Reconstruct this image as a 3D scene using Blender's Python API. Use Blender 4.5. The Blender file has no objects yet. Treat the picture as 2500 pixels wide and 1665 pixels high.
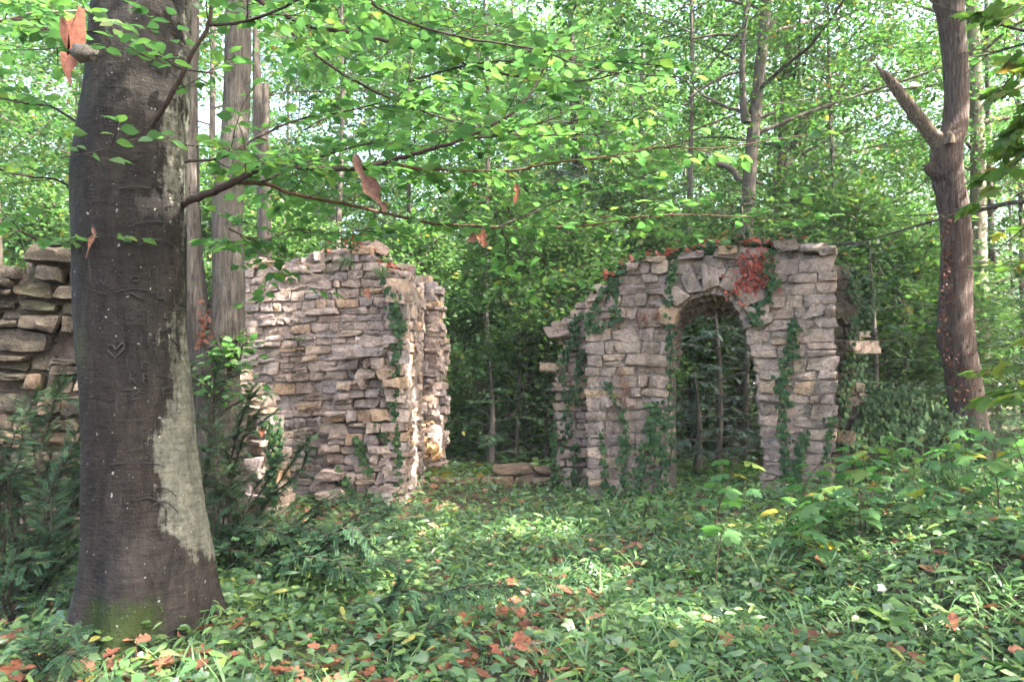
import bpy, math, random
import numpy as np
from mathutils import Vector, Matrix

C = bpy.context.scene.collection
SC = bpy.context.scene
random.seed(7)
R0 = np.random.default_rng(11)
PI = math.pi

# ---------------------------------------------------------------- camera, sky, sun, exposure
CAM = np.array([0.0, 0.0, 1.55]); PITCH = math.radians(2.0); FPX = 2500 * 28 / 36.0
cam_d = bpy.data.cameras.new("camera"); cam_d.lens = 28; cam_d.sensor_width = 36
cam_d.clip_start = 0.05; cam_d.clip_end = 2000
cam_o = bpy.data.objects.new("camera", cam_d); C.objects.link(cam_o)
cam_o.location = CAM; cam_o.rotation_euler = (math.radians(90) + PITCH, 0, 0)
SC.camera = cam_o

SUN_EL, SUN_AZ = math.radians(47), math.radians(116)      # azimuth clockwise from +Y
SUNV = np.array([math.sin(SUN_AZ) * math.cos(SUN_EL), math.cos(SUN_AZ) * math.cos(SUN_EL), math.sin(SUN_EL)])
world = bpy.data.worlds.new("World"); SC.world = world; world.use_nodes = True
wn = world.node_tree.nodes; wl = world.node_tree.links; wn.clear()
sky = wn.new("ShaderNodeTexSky"); sky.sky_type = 'NISHITA'; sky.sun_disc = False
sky.sun_elevation = SUN_EL; sky.sun_rotation = SUN_AZ; sky.air_density = 1.0; sky.dust_density = 7.0; sky.ozone_density = 1.0
bg = wn.new("ShaderNodeBackground"); bg.inputs[1].default_value = 0.15
wo = wn.new("ShaderNodeOutputWorld"); wl.new(sky.outputs[0], bg.inputs[0]); wl.new(bg.outputs[0], wo.inputs[0])
sun_d = bpy.data.lights.new("sun", 'SUN'); sun_d.energy = 3.8; sun_d.angle = math.radians(0.53); sun_d.color = (1.0, 0.94, 0.84)
sun_o = bpy.data.objects.new("sun", sun_d); C.objects.link(sun_o)
sun_o.rotation_euler = Vector(-SUNV).to_track_quat('-Z', 'Y').to_euler()
SC.view_settings.view_transform = 'Standard'; SC.view_settings.look = 'None'
SC.view_settings.exposure = 3.65; SC.view_settings.gamma = 1.0; SC.view_settings.use_curve_mapping = False
cy = SC.cycles
cy.max_bounces = 9; cy.diffuse_bounces = 5; cy.glossy_bounces = 2; cy.transmission_bounces = 7; cy.transparent_max_bounces = 4
cy.caustics_reflective = False; cy.caustics_refractive = False; cy.sample_clamp_indirect = 8
cy.use_denoising = True; cy.denoiser = 'OPENIMAGEDENOISE'
cy.use_adaptive_sampling = True; cy.adaptive_threshold = 0.02

# ---------------------------------------------------------------- pixel helpers (photo pixels, 2500 wide, to places in the world)
def ray(px, py):
    dx = (px - 1250) / FPX; dy = (832.5 - py) / FPX
    return np.array([dx, math.cos(PITCH) - dy * math.sin(PITCH), math.sin(PITCH) + dy * math.cos(PITCH)])
def W(px, py, Y):
    d = ray(px, py); return CAM + d * (Y / d[1])
def smooth01(t): t = np.clip(t, 0, 1); return t * t * (3 - 2 * t)
def gz(x, y):
    x = np.asarray(x, float); y = np.asarray(y, float)
    z = 0.46 * smooth01((x - 0.9) / 3.2) * smooth01((y - 3.0) / 2.5) * (1 - smooth01((y - 7.6) / 2.2))
    z = z + 0.04 * np.sin(x * 1.7 + y * 0.9) * np.sin(y * 1.3 - x * 0.4) + 0.025 * np.sin(x * 4.1 + 1.0) * np.sin(y * 3.7)
    z = z + 0.10 * np.exp(-(((x + 2.1) / 0.7) ** 2 + ((y - 4.5) / 0.7) ** 2))
    return z

# ---------------------------------------------------------------- mesh helpers
def build(name, V, F3=None, F4=None, mat=None, parent=None, rnd=None, smooth=True, origin=None, sharp=None):
    V = np.asarray(V, np.float32)
    base = np.zeros(3)
    if parent is not None: base = np.array(parent['_base'][:]) if '_base' in parent else np.zeros(3)
    if origin is not None: base = np.asarray(origin, float)
    me = bpy.data.meshes.new(name)
    V = V - base.astype(np.float32)
    me.vertices.add(len(V)); me.vertices.foreach_set("co", V.ravel())
    n3 = 0 if F3 is None else len(F3); n4 = 0 if F4 is None else len(F4)
    idx = []
    if n3: idx.append(np.asarray(F3, np.int32).ravel())
    if n4: idx.append(np.asarray(F4, np.int32).ravel())
    idx = np.concatenate(idx)
    me.loops.add(len(idx)); me.loops.foreach_set("vertex_index", idx)
    st = np.concatenate([np.arange(n3) * 3, n3 * 3 + np.arange(n4) * 4]).astype(np.int32)
    me.polygons.add(n3 + n4); me.polygons.foreach_set("loop_start", st)
    me.update(calc_edges=True)
    if smooth: me.shade_smooth()
    else: me.shade_flat()
    if sharp is not None: me.set_sharp_from_angle(angle=math.radians(sharp))
    if rnd is not None:
        a = me.attributes.new("rnd", 'FLOAT', 'POINT'); a.data.foreach_set("value", np.asarray(rnd, np.float32))
    if mat is not None: me.materials.append(mat)
    o = bpy.data.objects.new(name, me); C.objects.link(o)
    if parent is not None: o.parent = parent
    elif origin is not None: o.location = origin
    return o
def thing(name, label, cat, loc=(0, 0, 0), group=None, kind=None):
    o = bpy.data.objects.new(name, None); C.objects.link(o)
    o.location = loc; o['_base'] = [float(v) for v in loc]
    o.empty_display_size = 0.1
    return tag(o, label, cat, group, kind)
def tag(o, label=None, cat=None, group=None, kind=None):
    if label: o['label'] = label
    if cat: o['category'] = cat
    if group: o['group'] = group
    if kind: o['kind'] = kind
    return o
def stuff(o): o['kind'] = 'stuff'; return o

def norm(a): a = np.asarray(a, float); return a / np.maximum(np.linalg.norm(a, axis=-1, keepdims=True), 1e-9)
def resample(P, n):
    P = np.asarray(P, float)
    if len(P) == 2: return P[0] + (P[1] - P[0]) * np.linspace(0, 1, n)[:, None]
    m = len(P); t = np.linspace(0, m - 1, n); i = np.clip(t.astype(int), 0, m - 2); f = (t - i)[:, None]
    Pe = np.vstack([2 * P[0] - P[1], P, 2 * P[-1] - P[-2]])
    p0, p1, p2, p3 = Pe[i], Pe[i + 1], Pe[i + 2], Pe[i + 3]
    return 0.5 * (2 * p1 + (p2 - p0) * f + (2 * p0 - 5 * p1 + 4 * p2 - p3) * f ** 2 + (3 * p1 - p0 - 3 * p2 + p3) * f ** 3)
class Buf:
    def __init__(s): s.V = []; s.F3 = []; s.F4 = []; s.r = []; s.n = 0
    def add(s, V, F3=None, F4=None, r=0.5):
        V = np.asarray(V, float)
        if F3 is not None and len(F3): s.F3.append(np.asarray(F3) + s.n)
        if F4 is not None and len(F4): s.F4.append(np.asarray(F4) + s.n)
        s.V.append(V); s.r.append(np.broadcast_to(np.asarray(r, float), (len(V),))); s.n += len(V)
    def make(s, name, mat, parent=None, **k):
        if not s.V: return None
        return build(name, np.concatenate(s.V), np.concatenate(s.F3) if s.F3 else None, np.concatenate(s.F4) if s.F4 else None,
                     mat, parent, rnd=np.concatenate(s.r), **k)
def tube(P, rad, k=8, jit=0.0, rng=R0, squash=None, prof=None):
    P = np.asarray(P, float); n = len(P); rad = np.broadcast_to(np.asarray(rad, float), (n,))
    T = norm(np.gradient(P, axis=0))
    up = np.array([0, 0, 1.0]) if abs(T[0][2]) < 0.85 else np.array([0, 1.0, 0])
    A = norm(np.cross(T, up)); B = np.cross(T, A)
    a = np.linspace(0, 2 * PI, k, endpoint=False)
    rr = rad[:, None] * (1 + (jit * rng.standard_normal((n, k)) if jit else 0))
    if prof is not None: rr = rr * prof(np.linspace(0, 1, n)[:, None], a[None, :])
    V = P[:, None, :] + rr[..., None] * (np.cos(a)[None, :, None] * A[:, None, :] + np.sin(a)[None, :, None] * B[:, None, :])
    V = V.reshape(-1, 3)
    i = np.arange(n - 1)[:, None] * k; j = np.arange(k)[None, :]; j2 = (j + 1) % k
    F = np.stack([i + j, i + j2, i + k + j2, i + k + j], -1).reshape(-1, 4)
    V = np.vstack([V, P[-1]]); c = len(V) - 1; b = (n - 1) * k
    F3 = np.array([[b + q, b + (q + 1) % k, c] for q in range(k)])
    return V, F3, F
def inst(tm, P, X, N, S, rnd, buf, sy=None):
    """copies of a leaf template: P place, X direction it points, N its upper side, S size"""
    tv, tf = tm
    P = np.asarray(P, float); k = len(P)
    if k == 0: return
    x = norm(X); z = N - (N * x).sum(1, keepdims=True) * x; z = norm(z); y = np.cross(z, x)
    S = np.broadcast_to(np.asarray(S, float), (k,)); SY = S if sy is None else S * sy
    V = P[:, None, :] + S[:, None, None] * (tv[None, :, 0:1] * x[:, None, :] + tv[None, :, 2:3] * z[:, None, :]) + SY[:, None, None] * tv[None, :, 1:2] * y[:, None, :]
    F = (tf[None] + (np.arange(k) * len(tv))[:, None, None]).reshape(-1, 3)
    buf.add(V.reshape(-1, 3), F3=F, r=np.repeat(np.broadcast_to(rnd, (k,)), len(tv)))

# ---------------------------------------------------------------- leaf templates (x: 0..1 base to tip, z: upper side)
def T(v, f): return (np.array(v, float), np.array(f, int))
RHOMB = T([(0, 0, 0), (.45, .30, .06), (1, 0, -.06), (.45, -.30, .06)], [(0, 2, 1), (0, 3, 2)])
def outline_leaf(pts, mid=None, fold=0.12, droop=0.12):
    """half outline (x, y) from base to tip; the blade is folded a little along its midrib"""
    V = [(0, 0, 0)]; F = []; n = len(pts)
    for x, y in pts: V += [(x, y, fold * y - droop * x * x), (x, 0, -droop * x * x), (x, -y, fold * y - droop * x * x)]
    V.append((1, 0, -droop)); t = len(V) - 1
    F += [(0, 2, 1), (0, 3, 2)]
    for i in range(n - 1):
        l, m, r = 1 + 3 * i, 2 + 3 * i, 3 + 3 * i
        F += [(l, m, m + 3), (l, m + 3, l + 3), (m, r, r + 3), (m, r + 3, m + 3)]
    e = 1 + 3 * (n - 1); F += [(e, e + 1, t), (e + 1, e + 2, t)]
    return T(V, F)
BEECH = outline_leaf([(.10, .14), (.32, .29), (.60, .27), (.84, .11)], None, .22, .2)
OVATE = outline_leaf([(.28, .22), (.66, .19)], None, .2, .25)
LANCE = outline_leaf([(.25, .12), (.62, .11)], None, .3, .35)
def polar_leaf(spec, droop=0.2, cup=0.15):
    """fan of a lobed leaf: spec = (angle deg, radius) round the blade from the stalk end"""
    V = [(0.30, 0, 0.04)]
    for a, r in spec:
        x = 0.30 + r * math.cos(math.radians(a)); y = r * math.sin(math.radians(a)); rr = r
        V.append((x, y, -droop * rr * rr + cup * 0.12 * (1 if r < .4 else -1)))
    n = len(spec); F = [(0, 1 + i, 1 + (i + 1) % n) for i in range(n)]
    return T(V, F)
IVY = polar_leaf([(-178, .27), (-125, .48), (-95, .36), (-60, .58), (-30, .42), (0, .70), (30, .42), (60, .58), (95, .36), (125, .48)])
MAPLE = polar_leaf([(180, .22), (-140, .42), (-118, .33), (-92, .44), (-78, .62), (-62, .44), (-52, .30), (-36, .55), (-14, .58), (0, .82), (14, .58), (36, .55), (52, .30), (62, .44), (78, .62), (92, .44), (118, .33), (140, .42)], .22, .2)
def blade(curve, n=5, w=.035):
    V = []; F = []
    for i in range(n + 1):
        t = i / n; th = curve * t
        x = (math.sin(th) / curve) if curve > .01 else t; z = (1 - math.cos(th)) / curve
        ww = w * (1 - t ** 2.5) + .002
        V += [(x, ww, -z), (x, -ww, -z)]
    for i in range(n): a = 2 * i; F += [(a, a + 1, a + 3), (a, a + 3, a + 2)]
    return T(V, F)
BLADES = [blade(c, 4, .036) for c in (.7, 1.3, 2.0, 2.6)]
def yew_sprig(n=11, ln=.16, w=.026):
    V = []; F = []
    for i in range(n):
        x = .06 + .92 * i / n; l = ln * (1 - .5 * (i / n) ** 3)
        for s in (1, -1):
            b = len(V)
            V += [(x - w * .3, 0, 0), (x + .05 - w, s * l * .55, .02), (x + .05, s * l, -.03 + .04 * (i % 2)), (x + .05 + w, s * l * .5, .0)]
            F += [(b, b + 3, b + 1), (b + 1, b + 3, b + 2)] if s > 0 else [(b, b + 1, b + 3), (b + 1, b + 2, b + 3)]
    b = len(V); V += [(0, .008, 0), (0, -.008, 0), (1.0, 0, .0)]; F += [(b, b + 1, b + 2)]
    return T(V, F)
YEW = yew_sprig(8, .24, .050)
FIRS = yew_sprig(6, .26, .055)
CURL = outline_leaf([(.06, .10), (.2, .26), (.38, .17), (.5, .34), (.66, .18), (.82, .16)], [.35, .7], 0.35, -0.15)

# ---------------------------------------------------------------- materials
def nodes(name):
    m = bpy.data.materials.new(name); m.use_nodes = True
    nt = m.node_tree; nt.nodes.clear()
    return m, nt, nt.nodes, nt.links
def ramp(nt, stops, interp='LINEAR'):
    r = nt.nodes.new("ShaderNodeValToRGB"); e = r.color_ramp.elements; r.color_ramp.interpolation = interp
    while len(e) < len(stops): e.new(0.5)
    for q, (p, c) in zip(e, stops):
        q.position = p; q.color = (*c, 1) if not isinstance(c, (int, float)) else (c, c, c, 1)
    return r
def noise(nt, vec, scale, detail=4, rough=.55, dist=0.0):
    n = nt.nodes.new("ShaderNodeTexNoise"); n.inputs['Scale'].default_value = scale; n.inputs['Detail'].default_value = detail
    n.inputs['Roughness'].default_value = rough; n.inputs['Distortion'].default_value = dist
    if vec is not None: nt.links.new(vec, n.inputs['Vector'])
    return n
def mixc(nt, fac, a, b, mode='MIX'):
    m = nt.nodes.new("ShaderNodeMix"); m.data_type = 'RGBA'; m.blend_type = mode
    for sock, v in ((m.inputs[0], fac), (m.inputs[6], a), (m.inputs[7], b)):
        if hasattr(v, 'node'): nt.links.new(v, sock)
        elif isinstance(v, (int, float)): sock.default_value = v
        else: sock.default_value = (*v, 1)
    return m.outputs[2]
def math_n(nt, op, a, b=None, clamp=False):
    m = nt.nodes.new("ShaderNodeMath"); m.operation = op; m.use_clamp = clamp
    for s, v in ((m.inputs[0], a), (m.inputs[1], b)):
        if v is None: continue
        if hasattr(v, 'node'): nt.links.new(v, s)
        else: s.default_value = v
    return m.outputs[0]
def bump(nt, h, strength, dist):
    b = nt.nodes.new("ShaderNodeBump"); b.inputs['Strength'].default_value = strength; b.inputs['Distance'].default_value = dist
    nt.links.new(h, b.inputs['Height']); return b.outputs[0]
def mapping(nt, vec, scale):
    m = nt.nodes.new("ShaderNodeMapping"); m.inputs['Scale'].default_value = scale; nt.links.new(vec, m.inputs['Vector']); return m.outputs[0]
def out(nt, sh):
    o = nt.nodes.new("ShaderNodeOutputMaterial"); nt.links.new(sh, o.inputs[0])

def leaf_mat(name, stops, trans=0.45, gloss=0.35, rough=.42, obj=False, tgain=1.5, mott=False):
    m, nt, N, L = nodes(name)
    if obj: src = N.new("ShaderNodeObjectInfo").outputs['Random']
    else: a = N.new("ShaderNodeAttribute"); a.attribute_name = "rnd"; src = a.outputs['Fac']
    col = ramp(nt, stops); L.new(src, col.inputs[0])
    cc = col.outputs[0]
    if mott:
        nn = noise(nt, N.new('ShaderNodeNewGeometry').outputs['Position'], 38, 4, .7); rm = ramp(nt, [(.3, (.45, .42, .42)), (.5, (.9, .9, .9)), (.7, (1.35, 1.3, 1.25))]); L.new(nn.outputs[0], rm.inputs[0]); cc = mixc(nt, 1.0, cc, rm.outputs[0], 'MULTIPLY')
    p = N.new("ShaderNodeBsdfPrincipled"); L.new(cc, p.inputs['Base Color'])
    p.inputs['Roughness'].default_value = rough; p.inputs['Specular IOR Level'].default_value = gloss
    t = N.new("ShaderNodeBsdfTranslucent")
    tc = mixc(nt, 1.0, cc, (tgain * 0.95, tgain * 1.16, tgain * 0.75), 'MULTIPLY'); L.new(tc, t.inputs[0])
    mx = N.new("ShaderNodeMixShader"); mx.inputs[0].default_value = trans
    L.new(p.outputs[0], mx.inputs[1]); L.new(t.outputs[0], mx.inputs[2]); out(nt, mx.outputs[0])
    return m
G_BEECH = [(0, (.045, .10, .04)), (.5, (.062, .125, .045)), (.88, (.08, .145, .042)), (1, (.12, .17, .04))]
M_beech = leaf_mat("beech_leaf", G_BEECH, .56, .45, tgain=1.6)
M_beech_o = leaf_mat("beech_leaf_single", G_BEECH, .56, .45, obj=True, tgain=1.6)
M_far = leaf_mat("wood_leaf", [(0, (.04, .095, .03)), (.5, (.055, .12, .035)), (.90, (.085, .15, .035)), (.975, (.14, .16, .03)), (1, (.26, .12, .03))], .48, .25, tgain=1.4)
M_shade = leaf_mat("understorey_leaf", [(0, (.045, .095, .035)), (.6, (.07, .13, .045)), (.97, (.10, .15, .04)), (1, (.2, .15, .03))], .42, .3)
M_maple = leaf_mat("maple_leaf", [(0, (.06, .11, .03)), (.7, (.09, .14, .03)), (.93, (.15, .16, .03)), (1, (.26, .13, .03))], .55, .35, tgain=1.8)
M_sap = leaf_mat("sapling_leaf", [(0, (.06, .14, .05)), (.8, (.085, .17, .05)), (.96, (.14, .19, .04)), (1, (.4, .28, .04))], .42, .35, obj=True)
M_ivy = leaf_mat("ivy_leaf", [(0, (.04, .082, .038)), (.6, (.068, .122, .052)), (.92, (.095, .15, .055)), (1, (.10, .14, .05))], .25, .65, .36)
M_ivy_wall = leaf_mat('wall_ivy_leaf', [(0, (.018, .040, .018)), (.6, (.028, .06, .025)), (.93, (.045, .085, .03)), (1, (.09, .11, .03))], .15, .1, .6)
M_herb = leaf_mat("herb_leaf", [(0, (.055, .12, .045)), (.7, (.105, .18, .055)), (.95, (.12, .18, .04)), (1, (.3, .24, .06))], .4, .55, .38)
M_grass = leaf_mat("grass_blade", [(0, (.06, .125, .05)), (.7, (.10, .18, .075)), (1, (.17, .21, .09))], .3, .6, .34)
M_yew = leaf_mat("yew_needle", [(0, (.025, .055, .03)), (.7, (.035, .075, .038)), (.95, (.05, .09, .03)), (1, (.10, .15, .04))], .2, .12, .55)
M_fir = leaf_mat("fir_needle", [(0, (.03, .06, .045)), (1, (.05, .09, .06))], .15, .35)
DEAD = [(0, (.10, .042, .028)), (.35, (.18, .068, .042)), (.7, (.26, .105, .065)), (1, (.34, .18, .11))]
M_dead = leaf_mat("dead_leaf", DEAD, .2, .2, .6, tgain=1.1)
M_red = leaf_mat('red_fallen_leaf', [(0, (.22, .05, .035)), (.5, (.34, .075, .055)), (1, (.42, .13, .09))], .2, .25, .55, tgain=1.1)
M_dead_o = leaf_mat("dead_leaf_single", [(0, (.19, .07, .04)), (1, (.30, .115, .065))], .2, .2, .55, obj=True, tgain=1.1, mott=True)

def bark(name, c, sc=(22, 22, 4), bstr=.7, bdist=.02, lich=None, warm=None):
    m, nt, N, L = nodes(name)
    tc = N.new("ShaderNodeTexCoord").outputs['Object']
    v = mapping(nt, tc, sc)
    n1 = noise(nt, v, 1.0, 6, .62, .6); n2 = noise(nt, tc, 5, 5, .6); n3 = noise(nt, tc, 40, 3, .6)
    r = ramp(nt, [(.3, c[0]), (.48, c[1]), (.68, c[2])]); L.new(n1.outputs[0], r.inputs[0])
    col = r.outputs[0]
    if lich:
        r2 = ramp(nt, [(.52, 0.0), (.66, 1.0)]); L.new(n2.outputs[0], r2.inputs[0])
        col = mixc(nt, math_n(nt, 'MULTIPLY', r2.outputs[0], .55), col, lich)
    if warm:
        n4 = noise(nt, tc, 1.6, 4, .6); r3 = ramp(nt, [(.45, 0.0), (.62, 1.0)]); L.new(n4.outputs[0], r3.inputs[0])
        col = mixc(nt, math_n(nt, 'MULTIPLY', r3.outputs[0], .6), col, warm)
    p = N.new("ShaderNodeBsdfPrincipled"); L.new(col, p.inputs['Base Color']); p.inputs['Roughness'].default_value = .85
    p.inputs['Specular IOR Level'].default_value = .25
    h = math_n(nt, 'ADD', n1.outputs[0], math_n(nt, 'MULTIPLY', n3.outputs[0], .3))
    L.new(bump(nt, h, bstr, bdist), p.inputs['Normal']); out(nt, p.outputs[0]); return m
M_bark_grey = bark("bark_grey", [(.022, .018, .015), (.062, .052, .044), (.115, .10, .085)], sc=(34, 34, 5), bstr=1.0, bdist=.025, lich=(.10, .10, .075))
M_bark_red = bark("bark_reddish", [(.022, .015, .013), (.075, .052, .045), (.155, .118, .105)], sc=(34, 34, 3.0), bstr=1.0, bdist=.03, warm=(.08, .046, .036))
M_bark_dark = bark("bark_dark", [(.03, .026, .022), (.07, .058, .048), (.12, .10, .085)])
M_bark_mid = bark("bark_brown", [(.06, .05, .038), (.13, .11, .085), (.21, .18, .14)], lich=(.18, .19, .13))
M_twig = bark("twig_bark", [(.012, .009, .007), (.025, .017, .013), (.045, .030, .022)], sc=(60, 60, 60), bdist=.003)
M_twig_warm = bark("young_twig_bark", [(.03, .018, .011), (.06, .036, .02), (.10, .06, .035)], sc=(60, 60, 60), bdist=.003)

def stone_mat(name, stops, moss=.35):
    m, nt, N, L = nodes(name)
    oi = N.new("ShaderNodeObjectInfo").outputs['Random']
    g = N.new("ShaderNodeNewGeometry"); pos = g.outputs['Position']
    base = ramp(nt, [(p_, (c_[0] * 1.06, c_[1] * .98, c_[2] * .95)) for p_, c_ in stops]); L.new(oi, base.inputs[0])
    n1 = noise(nt, pos, 7, 6, .65, .4); n2 = noise(nt, pos, 28, 5, .65); n3 = noise(nt, pos, 2.1, 4, .6); n4 = noise(nt, pos, 90, 3, .6)
    r1 = ramp(nt, [(.25, (.62, .60, .60)), (.5, (1, 1, 1)), (.75, (1.28, 1.25, 1.2))]); L.new(n1.outputs[0], r1.inputs[0])
    col = mixc(nt, 1.0, base.outputs[0], r1.outputs[0], 'MULTIPLY')
    r2 = ramp(nt, [(.35, (.72, .72, .74)), (.55, (1, 1, 1)), (.8, (1.15, 1.1, 1.0))]); L.new(n2.outputs[0], r2.inputs[0])
    col = mixc(nt, 1.0, col, r2.outputs[0], 'MULTIPLY')
    r3 = ramp(nt, [(.52, 0.0), (.68, 1.0)]); L.new(n3.outputs[0], r3.inputs[0])
    col = mixc(nt, math_n(nt, 'MULTIPLY', r3.outputs[0], moss), col, (.10, .10, .06))
    ns = noise(nt, mapping(nt, pos, (5, 5, .9)), 1, 5, .6, .3); rs = ramp(nt, [(.35, (.62, .60, .58)), (.52, (1, 1, 1)), (.8, (1.08, 1.04, .98))]); L.new(ns.outputs[0], rs.inputs[0])
    col = mixc(nt, 1.0, col, rs.outputs[0], 'MULTIPLY')
    vor = N.new("ShaderNodeTexVoronoi"); vor.inputs['Scale'].default_value = 22; L.new(pos, vor.inputs['Vector'])
    r4 = ramp(nt, [(.10, 1.0), (.2, 0.0)]); L.new(vor.outputs['Distance'], r4.inputs[0])
    col = mixc(nt, math_n(nt, 'MULTIPLY', r4.outputs[0], math_n(nt, 'MULTIPLY', n1.outputs[0], .45)), col, (.42, .41, .37))
    p = N.new("ShaderNodeBsdfPrincipled"); L.new(col, p.inputs['Base Color']); p.inputs['Roughness'].default_value = .9
    p.inputs['Specular IOR Level'].default_value = .2
    h = math_n(nt, 'ADD', n2.outputs[0], math_n(nt, 'ADD', math_n(nt, 'MULTIPLY', n1.outputs[0], 1.5), math_n(nt, 'MULTIPLY', n4.outputs[0], .35)))
    L.new(bump(nt, h, .8, .03), p.inputs['Normal']); out(nt, p.outputs[0]); return m
ST_GREY = [(0, (.23, .185, .15)), (.2, (.30, .25, .215)), (.4, (.26, .225, .21)), (.6, (.34, .275, .23)), (.8, (.31, .265, .24)), (.93, (.36, .30, .235)), (1, (.34, .25, .165))]
M_stone = stone_mat("gate_limestone", ST_GREY, .4)
M_stone2 = stone_mat("tower_limestone", [(0, (.235, .19, .16)), (.2, (.325, .27, .24)), (.45, (.275, .25, .25)), (.62, (.345, .29, .26)), (.84, (.33, .28, .24)), (1, (.36, .265, .18))], .35)
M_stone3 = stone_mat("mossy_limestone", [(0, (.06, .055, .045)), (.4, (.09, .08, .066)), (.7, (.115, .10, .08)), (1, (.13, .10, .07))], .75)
M_core = stone_mat("wall_core_mortar", [(0, (.13, .11, .095)), (1, (.13, .11, .095))], .5)
M_core2 = stone_mat("pale_mortar", [(0, (.21, .19, .17)), (1, (.21, .19, .17))], .5)

def soil_mat():
    m, nt, N, L = nodes("forest_soil")
    pos = N.new("ShaderNodeNewGeometry").outputs['Position']
    n1 = noise(nt, pos, 3, 6, .65); n2 = noise(nt, pos, 26, 5, .7)
    r = ramp(nt, [(.3, (.035, .025, .018)), (.5, (.065, .042, .028)), (.66, (.11, .06, .036))]); L.new(n2.outputs[0], r.inputs[0])
    r2 = ramp(nt, [(.45, 0.0), (.6, 1.0)]); L.new(n1.outputs[0], r2.inputs[0])
    col = mixc(nt, r2.outputs[0], r.outputs[0], (.04, .05, .02))
    p = N.new("ShaderNodeBsdfPrincipled"); L.new(col, p.inputs['Base Color']); p.inputs['Roughness'].default_value = .95
    L.new(bump(nt, n2.outputs[0], .9, .04), p.inputs['Normal']); out(nt, p.outputs[0]); return m
M_soil = soil_mat()

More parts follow.
